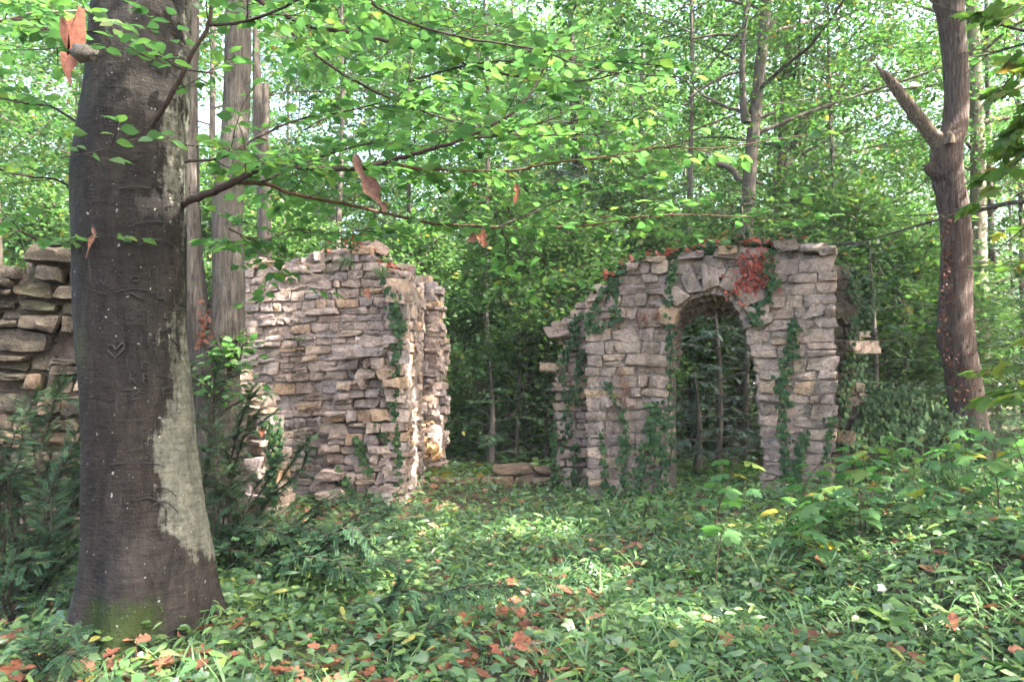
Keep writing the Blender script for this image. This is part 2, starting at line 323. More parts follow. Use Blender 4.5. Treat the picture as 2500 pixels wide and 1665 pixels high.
def beech_bark():
    m, nt, N, L = nodes("beech_bark")
    tc = N.new("ShaderNodeTexCoord").outputs['Object']
    sx = N.new("ShaderNodeSeparateXYZ"); L.new(tc, sx.inputs[0])
    a = N.new("ShaderNodeAttribute"); a.attribute_name = "rnd"       # position across the trunk, 0 left edge .. 1 right edge
    n1 = noise(nt, mapping(nt, tc, (5, 5, 2.0)), 1, 6, .62, .4); nb = noise(nt, mapping(nt, tc, (9, 9, 70)), 1, 4, .6)
    n2 = noise(nt, tc, 26, 5, .6); n3 = noise(nt, mapping(nt, tc, (3, 3, 1.2)), 1.0, 4, .6); n5 = noise(nt, mapping(nt, tc, (30, 30, 3)), 1, 4, .6)
    zf = math_n(nt, 'DIVIDE', sx.outputs[2], 4.0)
    # wet dark stain: how far across the trunk it reaches at each height
    th = ramp(nt, [(.0, 1.3), (.06, 1.3), (.10, 1.02), (.15, .86), (.20, .81), (.25, .80), (.29, .90), (.33, .95), (.40, 1.0), (.52, 1.04), (.60, 1.03), (.64, .965), (.72, .97), (.9, .985), (1, 1.0)])
    L.new(zf, th.inputs[0])
    d = math_n(nt, 'SUBTRACT', a.outputs['Fac'], th.outputs[0])
    d = math_n(nt, 'ADD', d, math_n(nt, 'MULTIPLY', math_n(nt, 'SUBTRACT', n1.outputs[0], .5), .42))
    d = math_n(nt, 'ADD', d, math_n(nt, 'MULTIPLY', math_n(nt, 'SUBTRACT', n2.outputs[0], .5), .20))
    d = math_n(nt, 'ADD', d, math_n(nt, 'MULTIPLY', math_n(nt, 'SUBTRACT', n5.outputs[0], .5), .22))
    pr = ramp(nt, [(.47, 0.0), (.50, .7), (.56, 1.0)]); L.new(math_n(nt, 'ADD', d, .5), pr.inputs[0])
    lf = math_n(nt, 'ADD', a.outputs['Fac'], math_n(nt, 'MULTIPLY', math_n(nt, 'SUBTRACT', n1.outputs[0], .5), .12))
    lr = ramp(nt, [(.045, 1.0), (.085, 0.0)]); L.new(lf, lr.inputs[0])
    pale = math_n(nt, 'MAXIMUM', pr.outputs[0], math_n(nt, 'MULTIPLY', lr.outputs[0], .7))
    dr = ramp(nt, [(.3, (.009, .008, .007)), (.55, (.0145, .013, .0115)), (.75, (.022, .019, .0155))]); L.new(n3.outputs[0], dr.inputs[0])
    br = ramp(nt, [(.06, 1.0), (.30, .75), (.40, .0)]); L.new(zf, br.inputs[0])
    dark = mixc(nt, math_n(nt, 'MULTIPLY', br.outputs[0], .85), dr.outputs[0], (.018, .0145, .012))
    fr = ramp(nt, [(.02, 1.0), (.13, .8), (.18, 0.0)]); L.new(zf, fr.inputs[0])
    dark = mixc(nt, math_n(nt, 'MULTIPLY', fr.outputs[0], .8), dark, (.026, .022, .020))
    # sap streaks, pale
    s5 = ramp(nt, [(.62, 0.0), (.72, 1.0)]); L.new(n5.outputs[0], s5.inputs[0])
    dark = mixc(nt, math_n(nt, 'MULTIPLY', s5.outputs[0], .35), dark, (.06, .056, .048))
    pl = ramp(nt, [(.3, (.045, .046, .036)), (.45, (.075, .076, .060)), (.6, (.095, .095, .079)), (.75, (.13, .13, .11))]); L.new(n2.outputs[0], pl.inputs[0])
    col = mixc(nt, pale, dark, pl.outputs[0])
    nm = noise(nt, mapping(nt, tc, (11, 11, 3.2)), 1, 6, .7, .8); rm = ramp(nt, [(.3, (.42, .42, .42)), (.5, (1, 1, 1)), (.72, (1.7, 1.6, 1.5))]); L.new(nm.outputs[0], rm.inputs[0])
    col = mixc(nt, .85, col, rm.outputs[0], 'MULTIPLY')
    rb2 = ramp(nt, [(.38, (.6, .6, .6)), (.52, (1.1, 1.1, 1.1))]); L.new(nb.outputs[0], rb2.inputs[0]); col = mixc(nt, .6, col, rb2.outputs[0], 'MULTIPLY')
    # moss at the foot and a green patch
    mz = ramp(nt, [(.0, 1.0), (.048, .95), (.066, 0.0)]); L.new(math_n(nt, 'ADD', zf, math_n(nt, 'MULTIPLY', math_n(nt, 'SUBTRACT', n2.outputs[0], .5), .05)), mz.inputs[0])
    mx = ramp(nt, [(.2, 0.0), (.32, 1.0), (.72, 1.0), (.82, 0.0)]); L.new(a.outputs['Fac'], mx.inputs[0])
    col = mixc(nt, math_n(nt, 'MULTIPLY', math_n(nt, 'MULTIPLY', mz.outputs[0], mx.outputs[0]), .92), col, (.022, .034, .009))
    gm = ramp(nt, [(.56, 0.0), (.68, 1.0)]); L.new(n3.outputs[0], gm.inputs[0])
    gx = ramp(nt, [(.0, 1.0), (.34, .8), (.5, 0.0)]); L.new(a.outputs['Fac'], gx.inputs[0])
    col = mixc(nt, math_n(nt, 'MULTIPLY', math_n(nt, 'MULTIPLY', gm.outputs[0], gx.outputs[0]), .6), col, (.035, .045, .018))
    # lichen dots
    vor = N.new("ShaderNodeTexVoronoi"); vor.inputs['Scale'].default_value = 19
    nw = noise(nt, tc, 30, 3); va = N.new('ShaderNodeVectorMath'); va.operation = 'MULTIPLY_ADD'; L.new(nw.outputs['Color'], va.inputs[0]); va.inputs[1].default_value = (.05, .05, .05); L.new(tc, va.inputs[2]); L.new(va.outputs[0], vor.inputs['Vector'])
    vs = N.new("ShaderNodeSeparateColor"); L.new(vor.outputs['Color'], vs.inputs[0])
    dot = math_n(nt, 'LESS_THAN', vor.outputs['Distance'], math_n(nt, 'MULTIPLY', math_n(nt, 'SUBTRACT', vs.outputs[0], .62), .42))
    col = mixc(nt, math_n(nt, 'MULTIPLY', dot, .7), col, (.26, .26, .23))
    vor2 = N.new("ShaderNodeTexVoronoi"); vor2.inputs['Scale'].default_value = 60; L.new(tc, vor2.inputs['Vector'])
    vs2 = N.new("ShaderNodeSeparateColor"); L.new(vor2.outputs['Color'], vs2.inputs[0])
    dot2 = math_n(nt, 'LESS_THAN', vor2.outputs['Distance'], math_n(nt, 'MULTIPLY', math_n(nt, 'SUBTRACT', vs2.outputs[0], .80), .9))
    col = mixc(nt, math_n(nt, 'MULTIPLY', dot2, .5), col, (.36, .37, .33))
    p = N.new("ShaderNodeBsdfPrincipled"); L.new(col, p.inputs['Base Color'])
    rr = ramp(nt, [(0, .68), (1, .85)]); L.new(pale, rr.inputs[0]); L.new(rr.outputs[0], p.inputs['Roughness']); p.inputs['Specular IOR Level'].default_value = .09
    h = math_n(nt, 'ADD', math_n(nt, 'MULTIPLY', nb.outputs[0], .5), math_n(nt, 'ADD', n2.outputs[0], math_n(nt, 'MULTIPLY', n1.outputs[0], 2)))
    h = math_n(nt, 'ADD', h, math_n(nt, 'MULTIPLY', nm.outputs[0], 1.5)); L.new(bump(nt, h, .8, .016), p.inputs['Normal']); out(nt, p.outputs[0]); return m
M_beechbark = beech_bark()
def plain(name, c, rough=.8, sc=30, var=.4):
    m, nt, N, L = nodes(name)
    tc = N.new("ShaderNodeTexCoord").outputs['Object']; n = noise(nt, tc, sc, 4)
    r = ramp(nt, [(.3, tuple(v * (1 - var) for v in c)), (.7, tuple(v * (1 + var) for v in c))]); L.new(n.outputs[0], r.inputs[0])
    p = N.new("ShaderNodeBsdfPrincipled"); L.new(r.outputs[0], p.inputs['Base Color']); p.inputs['Roughness'].default_value = rough
    L.new(bump(nt, n.outputs[0], .5, .01), p.inputs['Normal']); out(nt, p.outputs[0]); return m
M_carve = plain("carved_bark_scar", (.005, .0045, .004))
M_carve_warm = plain("carved_heart_scar", (.010, .0075, .0055))
M_clump = plain("dried_clump", (.06, .053, .042), sc=120, var=.7)
M_fungus = plain("red_brown_fungus", (.20, .06, .035), sc=40)
M_rawwood = bark("broken_wood", [(.025, .018, .014), (.11, .08, .06), (.26, .19, .14)], sc=(40, 40, 4))

# ---------------------------------------------------------------- gaps in the canopy that let the sun through
SPOTS = []
def spot(p, r): SPOTS.append((np.asarray(p, float), r))
def keep_shade(P, rng):
    k = np.ones(len(P), bool)
    for q, r in SPOTS:
        d = P - q; t = d @ SUNV; off = np.linalg.norm(d - t[:, None] * SUNV, axis=1)
        k &= ~((off < r * (.8 + .5 * rng.random(len(P)))) & (t > 0.5))
    return k

# ================================================================= GROUND
def ground():
    e = np.concatenate([-np.geomspace(400, 14, 16), np.linspace(-13, 13, 105), np.geomspace(14, 400, 16)])
    ey = np.concatenate([-np.geomspace(400, 9, 12), np.linspace(-8, 16, 97), np.geomspace(17, 400, 18)])
    X, Y = np.meshgrid(e, ey); Z = gz(X, Y)
    V = np.stack([X, Y, Z], -1).reshape(-1, 3); n = len(e); m = len(ey)
    i, j = np.meshgrid(np.arange(m - 1), np.arange(n - 1), indexing='ij'); a = (i * n + j).ravel()
    F = np.stack([a, a + 1, a + n + 1, a + n], -1)
    tag(build("ground", V, F4=F, mat=M_soil), kind='structure')
ground()

# ================================================================= STONE WALLS
class Frame:
    def __init__(s, o, u, n=None):
        s.o = np.asarray(o, float); s.u = norm(np.array([u[0], u[1], 0.0])); s.z = np.array([0, 0, 1.0])
        s.n = np.cross(s.u, s.z) if n is None else norm(n)
    def at(s, u, v, d=0.0): return s.o + s.u * u + s.z * v + s.n * d
    def px(s, px, py):
        d = ray(px, py); t = ((s.o - CAM) @ s.n) / (d @ s.n); q = CAM + d * t
        return (float((q - s.o) @ s.u), float(q[2] - s.o[2]))
    def poly(s, pts): return [s.px(*p) for p in pts]
def two_px(p1, Y1, p2, Y2):
    a = W(p1, 900, Y1); b = W(p2, 900, Y2)
    return Frame((a[0], a[1], 0), (b - a)), float(np.linalg.norm((b - a)[:2]))
def inpoly(poly, u, v):
    u = np.asarray(u, float); v = np.asarray(v, float); c = np.zeros(np.broadcast(u, v).shape, bool)
    n = len(poly)
    for i in range(n):
        (x1, y1), (x2, y2) = poly[i], poly[(i + 1) % n]
        if y1 == y2: continue
        hit = ((y1 > v) != (y2 > v)) & (u < (x2 - x1) * (v - y1) / (y2 - y1) + x1)
        c ^= hit
    return c
STONES = []
def stone_meshes():
    rng = np.random.default_rng(5)
    for q in range(36):
        nx, ny, nz = (4, 2, 3) if q < 28 else (3, 2, 3)
        idx = {}; V = []
        def vid(i, j, k):
            if (i, j, k) not in idx:
                idx[(i, j, k)] = len(V); V.append((2 * i / nx - 1, 2 * j / ny - 1, 2 * k / nz - 1))
            return idx[(i, j, k)]
        F = []
        for i in range(nx):
            for k in range(nz):
                F.append((vid(i, 0, k), vid(i + 1, 0, k), vid(i + 1, 0, k + 1), vid(i, 0, k + 1)))
                F.append((vid(i, ny, k), vid(i, ny, k + 1), vid(i + 1, ny, k + 1), vid(i + 1, ny, k)))
        for i in range(nx):
            for j in range(ny):
                F.append((vid(i, j, 0), vid(i, j + 1, 0), vid(i + 1, j + 1, 0), vid(i + 1, j, 0)))
                F.append((vid(i, j, nz), vid(i + 1, j, nz), vid(i + 1, j + 1, nz), vid(i, j + 1, nz)))
        for j in range(ny):
            for k in range(nz):
                F.append((vid(0, j, k), vid(0, j, k + 1), vid(0, j + 1, k + 1), vid(0, j + 1, k)))
                F.append((vid(nx, j, k), vid(nx, j + 1, k), vid(nx, j + 1, k + 1), vid(nx, j, k + 1)))
        V = np.array(V, float)
        pw = rng.uniform(9, 24); L = (np.abs(V) ** pw).sum(1) ** (1 / pw); V = V / L[:, None]
        # chipped corners and uneven beds
        V[:, 2] += .13 * rng.standard_normal() * V[:, 0] * np.sign(V[:, 2]) + .07 * np.sin(V[:, 0] * rng.uniform(1.5, 3.5) + rng.uniform(0, 6)) * np.sign(V[:, 2])
        V[:, 0] += .10 * rng.standard_normal() * V[:, 2] + .05 * rng.standard_normal() * V[:, 2] * V[:, 0]
        V += rng.normal(0, 1, V.shape) * np.array([.035, .09, .065])
        V *= .5
        F = np.array(F)
        me = bpy.data.meshes.new("stone"); me.from_pydata(V.tolist(), [], F.tolist()); me.update(); me.shade_smooth()
        me.set_sharp_from_angle(angle=math.radians(34))
        STONES.append(me)
stone_meshes()
MESHCACHE = {}
def stone_mesh(i, mat):
    k = (i, mat.name)
    if k not in MESHCACHE:
        me = STONES[i].copy(); me.materials.clear(); me.materials.append(mat); MESHCACHE[k] = me
    return MESHCACHE[k]
def put_stone(root, fr, u, v, d, w, h, t, ang, mat, rng, yaw=0.0, tilt=0.0, name="stone"):
    o = bpy.data.objects.new(name, stone_mesh(int(rng.integers(36)), mat)); C.objects.link(o); o.parent = root
    p = fr.at(u, v, d) - np.array(root['_base'][:])
    B = Matrix((fr.u, -fr.n, fr.z)).transposed().to_4x4()
    M = Matrix.Translation(p) @ B @ Matrix.Rotation(-ang, 4, 'Y') @ Matrix.Rotation(yaw, 4, 'Z') @ Matrix.Rotation(tilt, 4, 'X')
    fl = -1 if rng.random() < .5 else 1
    M = M @ Matrix.Rotation(PI if fl < 0 else 0, 4, 'Y') @ Matrix.Diagonal((w, t, h, 1))
    o.matrix_basis = M
    return o
def intervals(mask, us):
    outp = []; s = None
    for q, m in enumerate(mask):
        if m and s is None: s = q
        if (not m or q == len(mask) - 1) and s is not None:
            e = q if m else q - 1
            if us[e] - us[s] > .05: outp.append((us[s], us[e]))
            s = None
    return outp
def courses(root, fr, inside, box, hr, wr, mat, rng, t=.22, dout=.025, gap=.009, wav=.03, d0=0.0, edge_j=.02, dfun=None):
    u0, u1, v0, v1 = box; v = v0; us = np.arange(u0, u1 + .005, .01); n = 0
    ph = rng.uniform(0, 6)
    while v < v1:
        h = rng.uniform(*hr) * (1.25 if rng.random() < .12 else 1)
        vm = v + h / 2
        m = inside(us, np.full_like(us, vm))
        ph += rng.normal(0, .5)
        for a, b in intervals(m, us):
            a += rng.normal(0, edge_j); b += rng.normal(0, edge_j)
            x = a
            while x < b - .03:
                w = rng.uniform(*wr) * rng.choice([.6, 1, 1, 1, 1.35])
                if b - (x + w) < wr[0] * .6: w = b - x
                uc = x + w / 2; off = wav * math.sin(uc * 1.9 + ph); ang = wav * 1.9 * math.cos(uc * 1.9 + ph)
                dd = d0 + (dfun(uc, vm) if dfun else 0)
                pieces = [(0, h)]
                if h > .11 and rng.random() < .16:
                    s = rng.uniform(.38, .62); pieces = [(-h * (1 - s) / 2, h * s), (h * s / 2, h * (1 - s))]
                for dz, hh in pieces:
                    put_stone(root, fr, uc, vm + off + dz, dd - t / 2 + rng.normal(0, dout), max(w - gap * rng.uniform(.4, 1.6), .03), max(hh - gap * rng.uniform(.3, 1.4), .025), t * rng.uniform(.9, 1.1),
                              ang + rng.normal(0, .02), mat, rng, yaw=rng.normal(0, .035), tilt=rng.normal(0, .05)); n += 1
                x += w
        v += h
    return n
def core(root, fr, inside, box, d_front, d_back, mat, cell=.05, erode=.05, name="wall_core"):
    u0, u1, v0, v1 = box
    us = np.arange(u0, u1 + cell, cell); vs = np.arange(v0, v1 + cell, cell)
    U, Vv = np.meshgrid((us[:-1] + us[1:]) / 2, (vs[:-1] + vs[1:]) / 2)
    m = np.ones(U.shape, bool)
    for du, dv in ((0, 0), (erode, 0), (-erode, 0), (0, erode)): m &= inside(U + du, Vv + dv)
    nu, nv = len(us), len(vs)
    P = []; 
    for d in (d_front, d_back):
        UU, VV = np.meshgrid(us, vs)
        P.append((fr.o + UU[..., None] * fr.u + VV[..., None] * fr.z + d * fr.n).reshape(-1, 3))
    V = np.vstack(P); off = nu * nv; F = []
    r, c = np.nonzero(m)
    for j, i in zip(r, c):
        a = j * nu + i; b = a + 1; cc = a + nu + 1; dd = a + nu
        F.append((a, b, cc, dd)); F.append((a + off, dd + off, cc + off, b + off))
        if i == 0 or not m[j, i - 1]: F.append((a, dd, dd + off, a + off))
        if i == m.shape[1] - 1 or not m[j, i + 1]: F.append((b, b + off, cc + off, cc))
        if j == 0 or not m[j - 1, i]: F.append((a, a + off, b + off, b))
        if j == m.shape[0] - 1 or not m[j + 1, i]: F.append((dd, cc, cc + off, dd + off))
    F = np.array(F); used = np.unique(F); mp = np.zeros(len(V), int); mp[used] = np.arange(len(used))
    return build(name, V[used], F4=mp[F], mat=mat, parent=root, smooth=False)
def bbox(poly): a = np.array(poly); return (a[:, 0].min(), a[:, 0].max(), max(a[:, 1].min(), -.05), a[:, 1].max())

# ---- the arched gate
rg = np.random.default_rng(21)
GF = Frame(np.append(W(1432, 900, 9.5)[:2], 0.0), (math.cos(math.radians(18)), -math.sin(math.radians(18))))
gate = thing("stone_gateway", "grey rubble stone gateway with a pointed arched opening and ivy on top", "ruin", tuple(GF.at(0, 0)), kind='thing')
G_OUT = GF.poly([(1432, 1300), (1428, 900), (1422, 800), (1424, 738), (1470, 705), (1508, 690), (1532, 650), (1600, 640), (1660, 630), (1750, 616), (1850, 606), (1900, 614), (1925, 604), (1960, 612), (2044, 620), (2042, 1300)])
arch_px = [(1638, 1300), (1638, 900), (1641, 840), (1648, 790), (1662, 752), (1690, 724), (1735, 712), (1775, 722), (1802, 760), (1822, 812), (1838, 870), (1848, 940), (1855, 1040), (1858, 1300)]
G_IN = GF.poly(arch_px)
VOUS = GF.poly([(1600, 1300), (1600, 1290), (1618, 800), (1618, 740), (1640, 690), (1690, 660), (1760, 656), (1815, 690), (1850, 745), (1872, 800), (1872, 1290), (1872, 1300)])
def g_in(u, v): return inpoly(G_OUT, u, v) & ~inpoly(G_IN, u, v)
def g_front(u, v):
    return g_in(u, v) & ~(inpoly(VOUS, u, v) & (v > GF.px(1700, 800)[1]))
gb = bbox(G_OUT)
GT = .85
courses(gate, GF, g_front, gb, (.095, .16), (.17, .34), M_stone, rg, t=.26, dout=.022)
core(gate, GF, g_in, gb, -.04, -GT, M_core2, erode=.03)
def arch_pts(poly, n):
    P = resample(np.array(poly), n); return P
AP = np.array(G_IN)
# voussoirs round the head of the arch
vp = np.array(GF.poly([(1640, 800), (1655, 742), (1688, 708), (1735, 694), (1785, 704), (1826, 745), (1848, 800)]))
vr = resample(vp, 8)
for q in range(len(vr) - 1):
    a, b = vr[q], vr[q + 1]; mid = (a + b) / 2; tv = b - a; L = np.linalg.norm(tv); ang = math.atan2(tv[1], tv[0])
    hh = rg.uniform(.22, .29); nrm = np.array([-tv[1], tv[0]]) / L
    c = mid + nrm * (hh * .34)
    put_stone(gate, GF, c[0], c[1], -.085 + rg.normal(0, .015), L * rg.uniform(.94, 1.0), hh, .3, ang, M_stone, rg)
# rows of thin stones filling above the voussoirs
courses(gate, GF, lambda u, v: inpoly(VOUS, u, v) & inpoly(G_OUT, u, v) & ~inpoly([tuple(x) for x in np.vstack([vr + np.array([0, .10]), [[vr[-1][0], -1], [vr[0][0], -1]]])], u, v) & (v > GF.px(1700, 795)[1]),
        (gb[0], gb[1], GF.px(1700, 795)[1], gb[3]), (.06, .10), (.12, .24), M_stone, rg, t=.22, d0=-.03, dout=.03)
# reveal and soffit: stones laid through the thickness of the wall, the head dropping towards the back
ar = resample(AP[1:-1], 34)
cx = .5 * (AP[2][0] + AP[-2][0])
for q in range(len(ar) - 1):
    a, b = ar[q], ar[q + 1]; tv = b - a; L = np.linalg.norm(tv)
    if L < 1e-4: continue
    ang = math.atan2(tv[1], tv[0]); nrm = np.array([-tv[1], tv[0]]) / L
    steep = max(0.0, nrm[1])
    d = 0.02 
    while d < GT:
        w = rg.uniform(.16, .30); mid = (a + b) / 2 + nrm * .07
        drop = -.20 * steep * (d + w / 2) / GT
        put_stone(gate, GF, mid[0], mid[1] + drop, -(d + w / 2), L * 1.04, .15, w - .012, ang, M_stone, rg, name="soffit_stone"); d += w
# capstones on the top edge
for px_, py_, w_, h_ in ((1985, 606, .30, .10), (2025, 612, .18, .10), (1925, 600, .26, .13), (1600, 634, .24, .07), (1690, 624, .28, .08), (1780, 612, .22, .10), (1545, 652, .16, .09), (1450, 728, .2, .08)):
    u, v = GF.px(px_, py_); put_stone(gate, GF, u, v, -.12, w_, h_, .4, rg.normal(0, .06), M_stone, rg, yaw=rg.normal(0, .1), name="capstone")
# jagged buttress on its left flank, set back
LF, LL = two_px(1325, 10.25, 1445, 10.1)
L_OUT = LF.poly([(1345, 1300), (1350, 935), (1342, 912), (1330, 905), (1330, 888), (1362, 880), (1376, 842), (1352, 832), (1352, 800), (1390, 772), (1410, 740), (1445, 722), (1445, 1300)])
lb = bbox(L_OUT); l_in = lambda u, v: inpoly(L_OUT, u, v)
courses(gate, LF, l_in, lb, (.085, .14), (.14, .27), M_stone, rg, t=.24, dout=.045, edge_j=.035)
core(gate, LF, l_in, (lb[0], lb[1], lb[2], lb[3]), -.07, -.7, M_core, erode=.06, name="buttress_core")
for (a, b, w) in ((1360, 812, .34), (1340, 896, .26), (1372, 795, .3)):
    u, v = LF.px(a, b); put_stone(gate, LF, u, v, -.05, w, .11, .34, rg.normal(0, .05), M_stone, rg, yaw=.2, name="jutting_stone")

# ---- ivy-clad low wall and stepped stub on the right of the gate
RF, RL = two_px(2025, 9.6, 2440, 10.2)
rwall = thing("ivy_clad_wall", "stepped stub and low sloping wall under dark ivy at the gateway's right flank", "wall", tuple(RF.at(0, 0)), kind='thing')
R_OUT = RF.poly([(2015, 1300), (2015, 632), (2050, 640), (2075, 662), (2096, 690), (2100, 762), (2086, 800), (2098, 870), (2086, 905), (2108, 932), (2115, 978), (2200, 1000), (2290, 1024), (2380, 1060), (2440, 1080), (2440, 1300)])
rb = bbox(R_OUT); r_in = lambda u, v: inpoly(R_OUT, u, v)
courses(rwall, RF, r_in, rb, (.10, .16), (.16, .34), M_stone3, rg, t=.26, dout=.03)
core(rwall, RF, r_in, rb, -.06, -.6, M_core, erode=.05)
u, v = RF.px(2096, 848); put_stone(rwall, RF, u, v, -.06, .46, .17, .4, .02, M_stone, rg, yaw=.1, name="jutting_stone")
u, v = RF.px(2098, 818); put_stone(rwall, RF, u, v, -.08, .24, .08, .3, .1, M_stone, rg, name="jutting_stone")

# ---- the tall ruined wall with the broken buttress
rt = np.random.default_rng(33)
TF, TL = two_px(560, 9.62, 990, 9.35)
tower = thing("ruined_wall", "tall sunlit rubble wall fragment with a broken buttress and crumbling crest", "ruin", tuple(TF.at(TL / 2, 0)), kind='thing')
T_OUT = TF.poly([(560, 1320), (560, 650), (610, 645), (650, 655), (700, 645), (740, 648), (775, 632), (800, 640), (820, 612), (868, 603), (905, 612), (925, 650), (960, 668), (992, 690), (992, 1320)])
tb = bbox(T_OUT); t_in = lambda u, v: inpoly(T_OUT, u, v)
ub = TF.px(845, 1000)[0]; vledge = TF.px(900, 830)[1]
def t_d(u, v):        # surface leans out slightly and breaks up near the buttress
    d = 0.0
    if u > ub and v < vledge: d -= .02
    return d
courses(tower, TF, lambda u, v: t_in(u, v), tb, (.065, .115), (.14, .30), M_stone2, rt, t=.24, dout=.016, dfun=t_d)
core(tower, TF, t_in, tb, -.04, -.75, M_core2, erode=.05)
B_OUT = TF.poly([(800, 1330), (795, 1090), (835, 1070), (815, 1000), (850, 985), (872, 930), (900, 905), (905, 880), (855, 868), (852, 850), (900, 836), (985, 832), (985, 1330)])
courses(tower, TF, lambda u, v: inpoly(B_OUT, u, v), bbox(B_OUT), (.085, .14), (.14, .28), M_stone2, rt, t=.26, d0=.34, dout=.06, edge_j=.06, dfun=lambda u, v: .16 * (u - ub) - .06)
B_CORE = TF.poly([(815, 1330), (815, 1100), (862, 1000), (915, 900), (950, 860), (975, 850), (975, 1330)])
core(tower, TF, lambda u, v: inpoly(B_CORE, u, v), bbox(B_CORE), .20, -.1, M_core, name="buttress_core", erode=.03)
for a, b, w, h, yw in ((885, 866, .34, .12, .15), (935, 860, .40, .13, -.05), (950, 838, .36, .12, .05), (870, 940, .16, .09, .3), (868, 965, .15, .08, .2), (845, 1195, .34, .12, .1), (960, 1205, .26, .16, .3), (845, 1150, .3, .10, 0)):
    u, v = TF.px(a, b); put_stone(tower, TF, u - .05, v, .30, w, h, .36, rt.normal(0, .05), M_stone2, rt, yaw=yw, name="jutting_stone")
# loose stones along the crest
for q in range(26):
    px_ = rt.uniform(565, 985); pu = TF.px(px_, 900)[0]
    top = max([v for v in np.arange(1.5, 3.3, .02) if t_in(np.array([pu]), np.array([v]))[0]] + [2.4])
    put_stone(tower, TF, pu, top + rt.uniform(-.02, .05), -rt.uniform(.1, .5), rt.uniform(.14, .34), rt.uniform(.06, .14), rt.uniform(.2, .34), rt.normal(0, .16), M_stone2, rt, yaw=rt.uniform(-.8, .8), tilt=rt.normal(0, .15), name="crest_stone")
# its right flank, in the sun
_a, _b = W(988, 900, 8.98), W(1033, 900, 11.0)
SF = Frame((_a[0], _a[1], 0), _b - _a)
s_in = lambda u, v: (u > 0) & (u < 2.1) & (v < 2.62 - .12 * np.sin(u * 5) + .05 * u)
courses(tower, SF, s_in, (0, 2.0, 0, 2.75), (.09, .15), (.16, .34), M_stone2, rt, t=.24, d0=.01, dout=.025)

# ---- slender pier behind, ending the flank wall
PF, PL = two_px(1010, 11.1, 1072, 11.05)
pier = thing("ragged_pier", "narrow ragged stone pier with ochre stones behind the broken buttress", "ruin", tuple(PF.at(PL / 2, 0)), kind='thing')
P_OUT = PF.poly([(1004, 1260), (1004, 672), (1036, 664), (1052, 690), (1066, 700), (1068, 1260)])
pb = bbox(P_OUT); p_in = lambda u, v: inpoly(P_OUT, u, v)
M_ochre = stone_mat("ochre_limestone", [(0, (.30, .23, .18)), (.4, (.38, .27, .18)), (.7, (.42, .28, .14)), (1, (.46, .30, .13))], .2)
vo = PF.px(1040, 1010)[1]
courses(pier, PF, lambda u, v: p_in(u, v) & (v < vo), (pb[0], pb[1], 0, vo), (.10, .15), (.16, .30), M_ochre, rt, t=.3, dout=.05)
courses(pier, PF, p_in, (pb[0], pb[1], vo, pb[3]), (.07, .13), (.10, .22), M_stone2, rt, t=.26, dout=.045, edge_j=.03)
core(pier, PF, p_in, pb, -.08, -.5, M_core2, erode=.06)
PS = Frame(PF.at(PL, 0, 0), -PF.n, PF.u)
courses(pier, PS, lambda u, v: (u > 0.02) & (u < .55), (0, .55, 0, 2.7), (.09, .14), (.14, .3), M_stone2, rt, t=.2, d0=.0, dout=.03)

# ---- low sunlit stub in front of the tall wall
NF, NL = two_px(462, 8.5, 676, 8.15)
stub = thing("low_wall_stub", "low broken wall stub behind the beech, its left half in full sun", "wall", tuple(NF.at(NL / 2, 0)), kind='thing')
N_OUT = NF.poly([(462, 1340), (462, 930), (500, 935), (560, 900), (600, 925), (640, 985), (668, 1040), (676, 1340)])
nb_ = bbox(N_OUT); n_in = lambda u, v: inpoly(N_OUT, u, v)
courses(stub, NF, n_in, nb_, (.09, .15), (.16, .30), M_stone2, rt, t=.26, dout=.045)
core(stub, NF, n_in, nb_, -.12, -.4, M_core, erode=.16)

# ---- footing between the two ruins
FF, FL = two_px(1070, 10.4, 1375, 10.3)
M_footing = stone_mat('earthy_footing_stone', [(0, (.16, .12, .085)), (.5, (.22, .165, .115)), (1, (.27, .19, .12))], .5)
foot = thing("wall_footing", "ankle-high stone footing with ivy spanning the gap between the ruins", "wall", tuple(FF.at(FL / 2, 0)), kind='thing')
courses(foot, FF, lambda u, v: (u > 0) & (u < FL) & (v < .21 - .05 * np.sin(u * 4)), (0, FL, -.05, .23), (.08, .12), (.2, .42), M_footing, rt, t=.4, dout=.06, edge_j=.05)

# ---- wall of large mossy blocks at the left
BF, BL = two_px(-120, 6.45, 300, 6.75)
bwall = thing("block_wall", "high wall of large mossy grey blocks with deep gaps behind the beech", "wall", tuple(BF.at(BL / 2, 0)), kind='thing')
K_OUT = BF.poly([(-120, 1500), (-120, 640), (-20, 655), (34, 668), (40, 612), (110, 602), (200, 596), (300, 620), (310, 1500)])
kb = bbox(K_OUT); k_in = lambda u, v: inpoly(K_OUT, u, v)
courses(bwall, BF, k_in, kb, (.10, .175), (.18, .40), M_stone3, rt, t=.32, dout=.07, gap=.03, wav=.04, edge_j=.05)
core(bwall, BF, k_in, kb, -.17, -.8, M_core, erode=.05)

